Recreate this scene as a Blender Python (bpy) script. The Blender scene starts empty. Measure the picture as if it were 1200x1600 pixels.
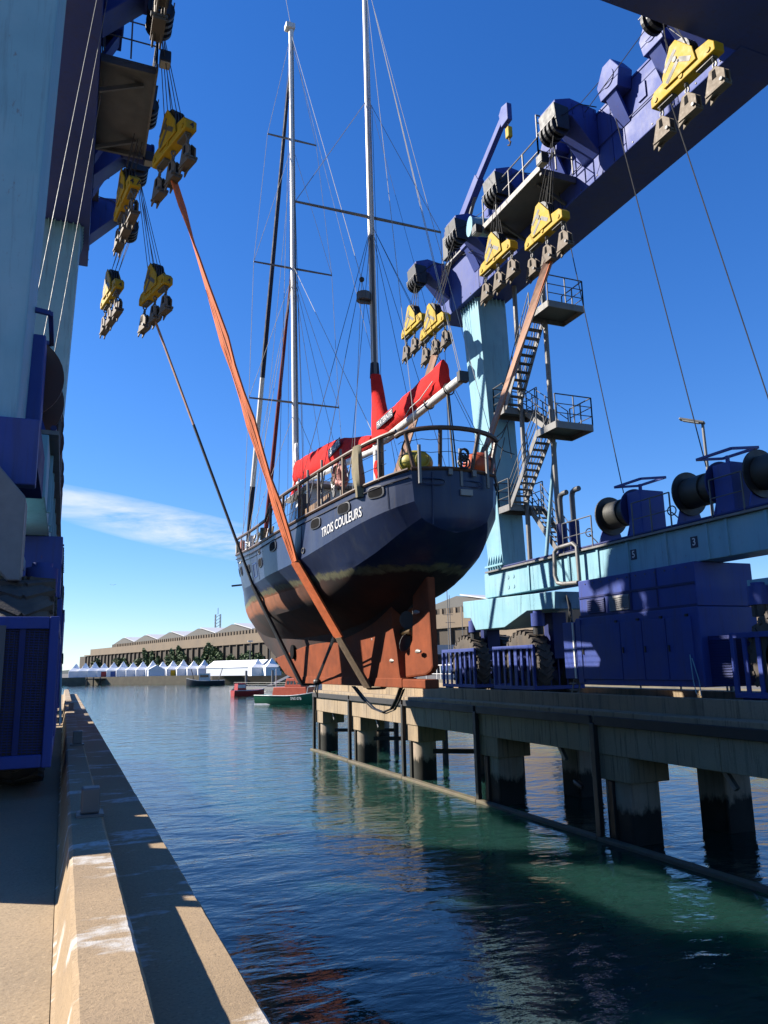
import bpy, bmesh, math, random
import numpy as np
from mathutils import Vector, Matrix
random.seed(7)
rng = np.random.RandomState(11)
SC = bpy.context.scene
COL = SC.collection
PI = math.pi

# ------------------------------------------------------------------ camera
EYE = 5.2                                  # water is z = 0, the camera is held 5.2 m above it
cam_d = bpy.data.cameras.new('camera')
cam = bpy.data.objects.new('camera', cam_d); COL.objects.link(cam)
cam_d.sensor_fit = 'VERTICAL'; cam_d.sensor_height = 36.0; cam_d.lens = 27.0
cam_d.clip_start = 0.05; cam_d.clip_end = 4000
_d = Vector((-500, -250, -1200)).normalized()      # the dock's direction seen from the camera
_u = Vector((-0.022, 1, 0)); _u.z = -(_u.x*_d.x + _u.y*_d.y)/_d.z; _u.normalize()
_x = _d.cross(_u)
cam.matrix_world = Matrix(((_x.x, _x.y, _x.z, 0), (_d.x, _d.y, _d.z, 0), (_u.x, _u.y, _u.z, EYE), (0, 0, 0, 1)))
SC.camera = cam

# ------------------------------------------------------------------ light
SUN = Vector((-1.0, 0.66, 0.79)).normalized()      # towards the sun
elev = math.asin(SUN.z); azim = math.atan2(SUN.x, SUN.y)
wd = bpy.data.worlds.new('World'); SC.world = wd; wd.use_nodes = True
wn, wl = wd.node_tree.nodes, wd.node_tree.links
bg = wn['Background']
sky = wn.new('ShaderNodeTexSky'); sky.sky_type = 'NISHITA'; sky.sun_disc = False
sky.sun_elevation = elev; sky.sun_rotation = azim % (2*PI)
sky.air_density = 1.0; sky.dust_density = 0.0; sky.ozone_density = 5.0; sky.altitude = 0
bg.inputs['Strength'].default_value = 0.08
sun_d = bpy.data.lights.new('sun', 'SUN'); sun_d.energy = 5.0; sun_d.angle = math.radians(0.53); sun_d.color = (1.0, 0.93, 0.82)
sun = bpy.data.objects.new('sun', sun_d); COL.objects.link(sun)
sun.rotation_euler = (-SUN).to_track_quat('-Z', 'Y').to_euler()
vs = SC.view_settings
vs.view_transform = 'Standard'; vs.look = 'None'; vs.gamma = 1.0; vs.exposure = 1.3; vs.use_curve_mapping = False
SC.cycles.use_denoising = True
SC.cycles.max_bounces = 6; SC.cycles.diffuse_bounces = 3; SC.cycles.glossy_bounces = 3
SC.cycles.caustics_reflective = False; SC.cycles.caustics_refractive = False

def wnode(t, **k):
    n = wn.new(t)
    for a, b in k.items(): setattr(n, a, b)
    return n
# thin high cloud: long wisps low over the horizon
tc = wnode('ShaderNodeTexCoord')
sep = wnode('ShaderNodeSeparateXYZ'); wl.new(tc.outputs['Generated'], sep.inputs[0])
mp = wnode('ShaderNodeMapping'); mp.inputs['Scale'].default_value = (2.2, 2.2, 13.0); mp.inputs['Rotation'].default_value = (0.0, 0.10, 0.0)
mp.inputs['Location'].default_value = (0.9, 0.35, 0.2)
wl.new(tc.outputs['Generated'], mp.inputs[0])
nz = wnode('ShaderNodeTexNoise'); nz.inputs['Scale'].default_value = 2.3; nz.inputs['Detail'].default_value = 9; nz.inputs['Roughness'].default_value = 0.62; nz.inputs['Distortion'].default_value = 0.4
wl.new(mp.outputs[0], nz.inputs['Vector'])
def wmath(op, a, b=None, clamp=False):
    m = wnode('ShaderNodeMath', operation=op); m.use_clamp = clamp
    for i, v in enumerate((a, b)):
        if v is None: continue
        if isinstance(v, (int, float)): m.inputs[i].default_value = v
        else: wl.new(v, m.inputs[i])
    return m.outputs[0]
# one long wisp bank (direction of the photo's cloud), stretched sideways
cdir = Vector((0.12, 1.0, 0.178)).normalized()
dx = wmath('SUBTRACT', sep.outputs[0], cdir.x); dz = wmath('SUBTRACT', sep.outputs[2], cdir.z)
tilt = wmath('ADD', dz, wmath('MULTIPLY', dx, 0.20))
ell = wmath('ADD', wmath('POWER', wmath('DIVIDE', wmath('ABSOLUTE', dx), 0.22), 2.0), wmath('POWER', wmath('DIVIDE', wmath('ABSOLUTE', tilt), 0.027), 2.0))
bank = wmath('SUBTRACT', 1.0, ell, True)
front = wmath('GREATER_THAN', sep.outputs[1], 0.0)
bank = wmath('MULTIPLY', bank, front)
n2 = wmath('MULTIPLY', wmath('SUBTRACT', nz.outputs['Fac'], 0.36), 3.6, True)
c1 = wmath('MULTIPLY', wmath('POWER', bank, 0.6), n2)
# faint veil near the horizon all around
veil = wmath('MULTIPLY', wmath('SUBTRACT', 1.0, wmath('DIVIDE', wmath('ABSOLUTE', sep.outputs[2]), 0.13), True), wmath('MULTIPLY', wmath('SUBTRACT', nz.outputs['Fac'], 0.35), 1.4, True))
cl = wmath('ADD', wmath('MULTIPLY', c1, 0.95), wmath('MULTIPLY', veil, 0.12), True)
mixc = wnode('ShaderNodeMix', data_type='RGBA')
hsv = wnode('ShaderNodeHueSaturation'); hsv.inputs['Saturation'].default_value = 1.17; hsv.inputs['Hue'].default_value = 0.508; hsv.inputs['Value'].default_value = 1.04
 # camera-like shoulder on the whole sky: c / (1 + 0.035 c)
den = wnode('ShaderNodeVectorMath', operation='MULTIPLY_ADD'); wl.new(sky.outputs[0], den.inputs[0]); den.inputs[1].default_value = (0.035,)*3; den.inputs[2].default_value = (1.0,)*3
shd = wnode('ShaderNodeVectorMath', operation='DIVIDE'); wl.new(sky.outputs[0], shd.inputs[0]); wl.new(den.outputs[0], shd.inputs[1])
tnt = wnode('ShaderNodeVectorMath', operation='MULTIPLY'); wl.new(shd.outputs[0], tnt.inputs[0]); tnt.inputs[1].default_value = (0.84, 0.95, 1.12)   # white balance
wl.new(tnt.outputs[0], hsv.inputs['Color'])
wl.new(cl, mixc.inputs[0]); wl.new(hsv.outputs[0], mixc.inputs[6]); mixc.inputs[7].default_value = (5.0, 5.2, 5.5, 1)
wl.new(mixc.outputs[2], bg.inputs['Color'])

# ------------------------------------------------------------------ materials
MATS = {}
def mat(name, color, rough=0.6, metal=0.0, var=0.12, scale=3.0, stretch=(1, 1, 1), dirt=0.0, dirt_col=(0.06, 0.045, 0.03), dirt_scale=1.2,
        dirt_stretch=(1.6, 1.6, 0.16), bump=0.0, bump_scale=30.0, spec=0.5, coat=0.0, zdark=None, zdark_col=(0.012, 0.013, 0.009), rust=0.0, speck=0.0, fade=0.0, runs=0.0):
    m = bpy.data.materials.new(name); m.use_nodes = True
    n, l = m.node_tree.nodes, m.node_tree.links
    bs = n['Principled BSDF']
    geo = n.new('ShaderNodeNewGeometry')
    def noise(sc, st, detail=5, rg=0.6):
        mp = n.new('ShaderNodeMapping'); mp.inputs['Scale'].default_value = st
        l.new(geo.outputs['Position'], mp.inputs[0])
        t = n.new('ShaderNodeTexNoise'); t.inputs['Scale'].default_value = sc; t.inputs['Detail'].default_value = detail; t.inputs['Roughness'].default_value = rg
        l.new(mp.outputs[0], t.inputs['Vector']); return t.outputs['Fac']
    def ramp(v, a, b):
        r = n.new('ShaderNodeMapRange'); r.inputs[1].default_value = a; r.inputs[2].default_value = b; l.new(v, r.inputs[0]); return r.outputs[0]
    def mix(f, a, b):
        x = n.new('ShaderNodeMix'); x.data_type = 'RGBA'
        if isinstance(f, float): x.inputs[0].default_value = f
        else: l.new(f, x.inputs[0])
        for i, c in ((6, a), (7, b)):
            if isinstance(c, tuple): x.inputs[i].default_value = (*c, 1)
            else: l.new(c, x.inputs[i])
        return x.outputs[2]
    def mul(a, k):
        x = n.new('ShaderNodeMath'); x.operation = 'MULTIPLY'; l.new(a, x.inputs[0])
        if isinstance(k, (int, float)): x.inputs[1].default_value = k
        else: l.new(k, x.inputs[1])
        return x.outputs[0]
    f = noise(scale, stretch)
    lo = tuple(max(0, c*(1-var)) for c in color); hi = tuple(min(1, c*(1+var)) for c in color)
    c = mix(ramp(f, 0.3, 0.7), lo, hi)
    if dirt > 0:
        d = noise(dirt_scale, dirt_stretch, 7, 0.68)
        c = mix(mul(ramp(d, 0.52, 0.78), dirt), c, dirt_col)
    if fade > 0:
        g_ = sum(color)/3
        c = mix(mul(ramp(noise(0.55, (1, 1, 1), 6, 0.6), 0.45, 0.72), fade), c, tuple(0.6*q+0.4*g_*1.9 for q in color))
    if runs > 0:
        c = mix(mul(ramp(noise(4.5, (1.6, 1.6, 0.09), 8, 0.7), 0.53, 0.69), runs), c, (0.045, 0.028, 0.018))
    if speck > 0:
        d = noise(55.0, (1, 1, 1), 3, 0.7)
        c = mix(mul(ramp(d, 0.50, 0.68), speck), c, tuple(q*0.45 for q in color))
        d = noise(38.0, (1, 1, 1), 2, 0.6)
        c = mix(mul(ramp(d, 0.60, 0.72), speck), c, tuple(min(1, q*1.5) for q in color))
    if rust > 0:
        d = noise(9.0, (1, 1, 0.5), 8, 0.7)
        c = mix(mul(ramp(d, 0.63, 0.72), rust), c, (0.16, 0.05, 0.02))
    if zdark is not None:
        s = n.new('ShaderNodeSeparateXYZ'); l.new(geo.outputs['Position'], s.inputs[0])
        nn = noise(3.2, (1, 1, 0.45), 8, 0.7)
        a = n.new('ShaderNodeMath'); a.operation = 'MULTIPLY_ADD'; l.new(nn, a.inputs[0]); a.inputs[1].default_value = 1.1; l.new(s.outputs[2], a.inputs[2])
        c = mix(ramp(a.outputs[0], zdark+0.55+0.14, zdark+0.55-0.10), c, zdark_col)
    l.new(c, bs.inputs['Base Color'])
    bs.inputs['Metallic'].default_value = metal
    bs.inputs['Specular IOR Level'].default_value = spec
    rr = n.new('ShaderNodeMapRange'); rr.inputs[1].default_value = 0.3; rr.inputs[2].default_value = 0.7; rr.inputs[3].default_value = max(0, rough-0.1); rr.inputs[4].default_value = min(1, rough+0.1)
    l.new(f, rr.inputs[0]); l.new(rr.outputs[0], bs.inputs['Roughness'])
    if coat: bs.inputs['Coat Weight'].default_value = coat
    if bump > 0:
        t = noise(bump_scale, (1, 1, 1), 6, 0.65)
        b = n.new('ShaderNodeBump'); b.inputs['Strength'].default_value = bump; b.inputs['Distance'].default_value = 0.02
        l.new(t, b.inputs['Height']); l.new(b.outputs[0], bs.inputs['Normal'])
    MATS[name] = m
    return m
mat('cyan', (0.18, 0.345, 0.415), 0.58, fade=0.32, runs=0.30, spec=0.22, var=0.06, scale=1.2, dirt=0.32, dirt_col=(0.10, 0.20, 0.22), rust=0.6)
mat('blue', (0.028, 0.05, 0.215), 0.58, fade=0.32, runs=0.30, spec=0.25, var=0.12, scale=1.0, dirt=0.45, dirt_col=(0.05, 0.05, 0.16), rust=0.5)
mat('bluedark', (0.014, 0.022, 0.1), 0.6, spec=0.25, var=0.15, dirt=0.4)
mat('yellow', (0.36, 0.235, 0.012), 0.62, spec=0.2, var=0.12, scale=5, dirt=0.55, dirt_col=(0.16, 0.12, 0.05), dirt_scale=4, dirt_stretch=(1, 1, 0.6), rust=0.4)
mat('yellowstripe', (0.0686, 0.0634, 0.0528), 0.6, dirt=0.3)
mat('galv', (0.17, 0.165, 0.16), 0.6, spec=0.3, metal=0.35, var=0.15, scale=6, dirt=0.3)
mat('steelgrey', (0.0848, 0.0848, 0.0872), 0.55, metal=0.2, var=0.2, dirt=0.3)
mat('plate', (0.115, 0.095, 0.075), 0.65, spec=0.2, metal=0.25, var=0.15, scale=8, dirt=0.4, rust=0.5)
mat('black', (0.012, 0.012, 0.013), 0.55, var=0.3, scale=5)
mat('rope', (0.0185, 0.0179, 0.0174), 0.6, var=0.3, scale=20)
mat('ropelight', (0.222, 0.217, 0.211), 0.5, metal=0.4, var=0.2)
mat('ropewhite', (0.327, 0.317, 0.296), 0.7)
mat('rubber', (0.062, 0.05, 0.04), 0.85, var=0.3, scale=4, dirt=0.6, dirt_col=(0.15, 0.115, 0.08), bump=0.3)
mat('drumrope', (0.0238, 0.0227, 0.0179), 0.6, var=0.35, scale=25, stretch=(0.3, 6, 0.3))
mat('drumred', (0.0449, 0.0148, 0.0106), 0.65, var=0.3, dirt=0.4)
mat('glass', (0.02, 0.025, 0.03), 0.08, var=0.1, spec=0.8)
mat('lens', (0.29, 0.28, 0.254), 0.2)
mat('hole', (0.004, 0.004, 0.005), 0.9, spec=0.1)
mat('orange', (0.459, 0.0954, 0.0168), 0.75, var=0.18, scale=2.5, stretch=(4, 1, 1), dirt=0.35, dirt_col=(0.30, 0.07, 0.02), bump=0.35, bump_scale=60)
mat('slingedge', (0.0686, 0.0158, 0.00634), 0.8)
mat('slingworn', (0.106, 0.0686, 0.037), 0.85, var=0.3, scale=8, dirt=0.5, bump=0.4, bump_scale=60)
mat('slingpale', (0.264, 0.142, 0.0896), 0.8, var=0.25, scale=4, dirt=0.3, bump=0.3)
mat('white', (0.55, 0.54, 0.52), 0.45, runs=0.2, var=0.05, dirt=0.2, dirt_col=(0.4, 0.36, 0.3))
mat('mast', (0.6, 0.585, 0.56), 0.35, var=0.05, dirt=0.12, dirt_col=(0.4, 0.38, 0.34))
mat('wood', (0.0607, 0.029, 0.0148), 0.5, var=0.35, scale=6, stretch=(1, 0.2, 3), dirt=0.3)
mat('woodlight', (0.174, 0.1, 0.0502), 0.6, var=0.3, scale=5, stretch=(6, 6, 0.4), dirt=0.3)
mat('red', (0.465, 0.021, 0.0195),  0.9, spec=0.1, var=0.16, scale=2, bump=1.0, bump_scale=7)
mat('reddark', (0.106, 0.00528, 0.00952), 0.85, var=0.2)
mat('logoback', (0.0238, 0.029, 0.0528), 0.8)
mat('navycloth', (0.00848, 0.0106, 0.0264), 0.8, var=0.3, scale=4)
mat('canvas', (0.158, 0.132, 0.0792), 0.9, var=0.25, scale=5, bump=0.4, bump_scale=14)
mat('fenderyellow', (0.317, 0.264, 0.0264), 0.5, var=0.15, scale=4, dirt=0.3, dirt_scale=4)
mat('fenderorange', (0.396, 0.0686, 0.0158), 0.45, var=0.1, dirt=0.2)
mat('antifoul', (0.172, 0.047, 0.021), 0.8, spec=0.1, var=0.22, scale=2.2, dirt=0.6, dirt_col=(0.07, 0.028, 0.017), dirt_stretch=(1, 1, 0.35), bump=0.2, bump_scale=25)
mat('bronze', (0.106, 0.0686, 0.0317), 0.45, metal=0.7)
mat('zinc', (0.24, 0.23, 0.21), 0.6, metal=0.3)
mat('pink', (0.327, 0.126, 0.106), 0.7, var=0.2)
mat('concrete', (0.232, 0.182, 0.124), 0.9, var=0.13, scale=1.6, dirt=0.35, dirt_col=(0.25, 0.18, 0.11), dirt_scale=1.5, dirt_stretch=(1, 1, 1), bump=0.55, bump_scale=45)
mat('floorconcrete', (0.265, 0.196, 0.12), 0.9, speck=0.5, var=0.16, scale=0.9, dirt=0.6, dirt_col=(0.24, 0.18, 0.12), dirt_scale=1.0, dirt_stretch=(1, 1, 1), bump=0.35, bump_scale=30)
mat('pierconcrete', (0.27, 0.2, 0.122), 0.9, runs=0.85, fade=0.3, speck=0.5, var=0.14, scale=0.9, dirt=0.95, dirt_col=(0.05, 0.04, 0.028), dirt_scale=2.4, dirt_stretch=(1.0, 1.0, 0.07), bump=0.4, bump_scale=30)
mat('pileconcrete', (0.3, 0.245, 0.185), 0.9, runs=0.5, speck=0.3, var=0.2, scale=1.0, dirt=0.5, dirt_col=(0.30, 0.13, 0.06), dirt_scale=0.8, bump=0.4, bump_scale=30, zdark=0.95)
mat('fenderstrip', (0.0185, 0.0174, 0.0169), 0.7, var=0.3)
mat('timberwet', (0.0116, 0.0106, 0.00848), 0.6, var=0.4, zdark=0.9)
mat('waler', (0.1, 0.0816, 0.0528), 0.8, var=0.3, scale=2, dirt=0.7, dirt_col=(0.10, 0.12, 0.03), dirt_scale=1.5, dirt_stretch=(1, 1, 1), bump=0.4)
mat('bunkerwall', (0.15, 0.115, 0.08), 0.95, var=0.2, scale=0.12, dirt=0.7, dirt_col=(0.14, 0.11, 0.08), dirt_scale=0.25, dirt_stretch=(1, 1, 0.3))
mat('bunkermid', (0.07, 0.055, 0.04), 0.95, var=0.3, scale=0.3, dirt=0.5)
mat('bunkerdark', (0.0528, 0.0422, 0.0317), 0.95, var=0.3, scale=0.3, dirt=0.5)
mat('roofgrey', (0.085, 0.082, 0.075), 0.8, var=0.1, scale=0.2)
mat('roofwhite', (0.45, 0.45, 0.444), 0.5, var=0.05)
mat('ivy', (0.05, 0.085, 0.03), 0.8, var=0.5, scale=0.8)
mat('leafgreen', (0.0396, 0.0607, 0.0185), 0.8, var=0.5, scale=1.5)
mat('tent', (0.8, 0.8, 0.8), 0.6, var=0.03)
mat('tentwall', (0.62, 0.63, 0.66), 0.6, var=0.05)
mat('quaystone', (0.126, 0.106, 0.0739), 0.9, var=0.3, scale=0.5, dirt=0.5)
mat('asphalt', (0.106, 0.0976, 0.0872), 0.9, var=0.15, scale=0.15)
mat('green', (0.00634, 0.1, 0.0449), 0.4, var=0.08)
mat('boatorange', (0.37, 0.0502, 0.0116), 0.45, var=0.06)
mat('boatwhite', (0.45, 0.45, 0.438), 0.4)
mat('boatdark', (0.0158, 0.0185, 0.0264), 0.5)
mat('boatred', (0.264, 0.0158, 0.0132), 0.5)
mat('bluebin', (0.0106, 0.0528, 0.222), 0.5)
mat('buildingwhite', (0.403, 0.398, 0.381), 0.6, var=0.05)
mat('buildinggrey', (0.158, 0.158, 0.164), 0.6)
mat('hillblue', (0.0264, 0.0396, 0.0317), 0.9, var=0.3, scale=0.02)
mat('wornred', (0.169, 0.0528, 0.0317), 0.8)

def hull_material():
    m = bpy.data.materials.new('hullpaint'); m.use_nodes = True
    n, l = m.node_tree.nodes, m.node_tree.links; bs = n['Principled BSDF']
    geo = n.new('ShaderNodeNewGeometry'); s = n.new('ShaderNodeSeparateXYZ'); l.new(geo.outputs['Position'], s.inputs[0])
    def M(op, a, b=None, c=None, clamp=False):
        x = n.new('ShaderNodeMath'); x.operation = op; x.use_clamp = clamp
        for i, v in enumerate((a, b, c)):
            if v is None: continue
            if isinstance(v, (int, float)): x.inputs[i].default_value = v
            else: l.new(v, x.inputs[i])
        return x.outputs[0]
    def noise(sc, st, d=6, rg=0.65):
        mp = n.new('ShaderNodeMapping'); mp.inputs['Scale'].default_value = st; l.new(geo.outputs['Position'], mp.inputs[0])
        t = n.new('ShaderNodeTexNoise'); t.inputs['Scale'].default_value = sc; t.inputs['Detail'].default_value = d; t.inputs['Roughness'].default_value = rg
        l.new(mp.outputs[0], t.inputs['Vector']); return t.outputs['Fac']
    def mix(f, a, b):
        x = n.new('ShaderNodeMix'); x.data_type = 'RGBA'; l.new(f, x.inputs[0])
        for i, c in ((6, a), (7, b)):
            if isinstance(c, tuple): x.inputs[i].default_value = (*c, 1)
            else: l.new(c, x.inputs[i])
        return x.outputs[2]
    def step(v, a, b):
        r = n.new('ShaderNodeMapRange'); r.inputs[1].default_value = a; r.inputs[2].default_value = b; l.new(v, r.inputs[0]); return r.outputs[0]
    h = M('SUBTRACT', s.outputs[2], M('MULTIPLY_ADD', s.outputs[1], 0.026, 7.03))      # height over the boot top line
    rag = noise(3.0, (1, 1, 1.2)); hr = M('MULTIPLY_ADD', M('SUBTRACT', rag, 0.5), 0.34, h)
    navy = mix(step(noise(0.8, (1, 1, 1)), 0.3, 0.7), (0.011, 0.021, 0.056), (0.018, 0.032, 0.082))
    streak = noise(2.2, (1.5, 1.5, 0.10), 7)
    navy = mix(M('MULTIPLY', step(streak, 0.5, 0.74), 0.45), navy, (0.06, 0.07, 0.085))
    weep = noise(5.0, (1.6, 1.6, 0.10), 8, 0.7)
    navy = mix(M('MULTIPLY', step(weep, 0.60, 0.70), 0.55), navy, (0.055, 0.035, 0.024))
    scuff = noise(7.0, (1, 1, 2.5), 8, 0.7)
    navy = mix(M('MULTIPLY', step(scuff, 0.66, 0.73), 0.30), navy, (0.13, 0.125, 0.105))
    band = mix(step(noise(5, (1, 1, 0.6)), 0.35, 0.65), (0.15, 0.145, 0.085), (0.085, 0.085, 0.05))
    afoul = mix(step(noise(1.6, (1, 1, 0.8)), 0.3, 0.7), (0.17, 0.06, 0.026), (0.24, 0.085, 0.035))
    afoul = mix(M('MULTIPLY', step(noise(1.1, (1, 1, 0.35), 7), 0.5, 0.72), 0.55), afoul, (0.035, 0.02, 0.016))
    undershade = mix(step(noise(0.9, (1, 1, 0.5), 7), 0.35, 0.7), (0.016, 0.013, 0.013), (0.05, 0.02, 0.014))  # near-black tone: the hull bottom's own shadow put into the colour
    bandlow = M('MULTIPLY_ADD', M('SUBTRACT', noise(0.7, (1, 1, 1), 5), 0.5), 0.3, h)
    afoul = mix(step(bandlow, -0.62, -0.50), undershade, afoul)  # sunlit brown strip under the boot top, painted shade below it
    afoul = mix(step(s.outputs[1], 19.5, 24.0), undershade, afoul)  # painted shade takes the whole bottom towards the stern
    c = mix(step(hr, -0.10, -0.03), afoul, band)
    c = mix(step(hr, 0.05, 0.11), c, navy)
    l.new(c, bs.inputs['Base Color'])
    r = n.new('ShaderNodeMapRange'); r.inputs[1].default_value = 0.0; r.inputs[2].default_value = 0.2; r.inputs[3].default_value = 0.8; r.inputs[4].default_value = 0.40; bs.inputs['Specular IOR Level'].default_value = 0.35
    l.new(h, r.inputs[0]); l.new(r.outputs[0], bs.inputs['Roughness'])
    b = n.new('ShaderNodeBump'); b.inputs['Strength'].default_value = 0.12; b.inputs['Distance'].default_value = 0.06
    l.new(noise(1.3, (1, 1, 1), 3), b.inputs['Height']); l.new(b.outputs[0], bs.inputs['Normal'])
    MATS['hullpaint'] = m
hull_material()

def water_material():
    m = bpy.data.materials.new('water'); m.use_nodes = True
    n, l = m.node_tree.nodes, m.node_tree.links; bs = n['Principled BSDF']
    bs.inputs['Base Color'].default_value = (0.010, 0.038, 0.031, 1); bs.inputs['Roughness'].default_value = 0.035; bs.inputs['IOR'].default_value = 1.33
    bs.subsurface_method = 'BURLEY'; bs.inputs['Subsurface Weight'].default_value = 1.0; bs.inputs['Subsurface Radius'].default_value = (1.2, 2.2, 1.8); bs.inputs['Subsurface Scale'].default_value = 1.0
    geo = n.new('ShaderNodeNewGeometry')
    def noise(sc, st, d=3, rg=0.55, dist=0.0):
        mp = n.new('ShaderNodeMapping'); mp.inputs['Scale'].default_value = st; mp.inputs['Rotation'].default_value = (0, 0, 0.5); l.new(geo.outputs['Position'], mp.inputs[0])
        t = n.new('ShaderNodeTexNoise'); t.inputs['Scale'].default_value = sc; t.inputs['Detail'].default_value = d; t.inputs['Roughness'].default_value = rg; t.inputs['Distortion'].default_value = dist
        l.new(mp.outputs[0], t.inputs['Vector']); return t.outputs['Fac']
    def bump(hgt, st, dist, prev=None):
        b = n.new('ShaderNodeBump'); b.inputs['Strength'].default_value = st; b.inputs['Distance'].default_value = dist
        l.new(hgt, b.inputs['Height'])
        if prev is not None: l.new(prev, b.inputs['Normal'])
        return b.outputs[0]
    b = bump(noise(0.42, (1, 1.5, 1), 3, 0.5, 0.6), 1.0, 0.07)
    b = bump(noise(1.7, (0.8, 1.5, 1), 4, 0.55, 0.4), 1.0, 0.024, b)
    b = bump(noise(7.0, (0.8, 1.3, 1), 3, 0.5), 0.8, 0.0025, b)
    l.new(b, bs.inputs['Normal'])
    MATS['water'] = m
water_material()

def kerb_material():
    m = mat('kerbconcrete', (0.265, 0.186, 0.106), 0.92, speck=0.5, var=0.14, scale=1.6, dirt=0.6, dirt_col=(0.25, 0.175, 0.105), dirt_scale=1.4, dirt_stretch=(1, 1, 1), bump=0.35, bump_scale=110)
    n, l = m.node_tree.nodes, m.node_tree.links; bs = n['Principled BSDF']
    old = bs.inputs['Base Color'].links[0].from_socket
    geo = n.new('ShaderNodeNewGeometry')
    def noise(sc, st, d=5):
        mp = n.new('ShaderNodeMapping'); mp.inputs['Scale'].default_value = st; l.new(geo.outputs['Position'], mp.inputs[0])
        t = n.new('ShaderNodeTexNoise'); t.inputs['Scale'].default_value = sc; t.inputs['Detail'].default_value = d; t.inputs['Roughness'].default_value = 0.6
        l.new(mp.outputs[0], t.inputs['Vector']); return t.outputs['Fac']
    r = n.new('ShaderNodeMapRange'); r.inputs[1].default_value = 0.55; r.inputs[2].default_value = 0.60; l.new(noise(1.9, (0.6, 1.4, 1)), r.inputs[0])
    r2 = n.new('ShaderNodeMapRange'); r2.inputs[1].default_value = 0.30; r2.inputs[2].default_value = 0.55; l.new(noise(14, (1, 1, 1)), r2.inputs[0])
    mu = n.new('ShaderNodeMath'); mu.operation = 'MULTIPLY'; l.new(r.outputs[0], mu.inputs[0]); l.new(r2.outputs[0], mu.inputs[1])
    mx = n.new('ShaderNodeMix'); mx.data_type = 'RGBA'; l.new(mu.outputs[0], mx.inputs[0]); l.new(old, mx.inputs[6]); mx.inputs[7].default_value = (0.42, 0.39, 0.35, 1)
    l.new(mx.outputs[2], bs.inputs['Base Color'])
kerb_material()

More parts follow.
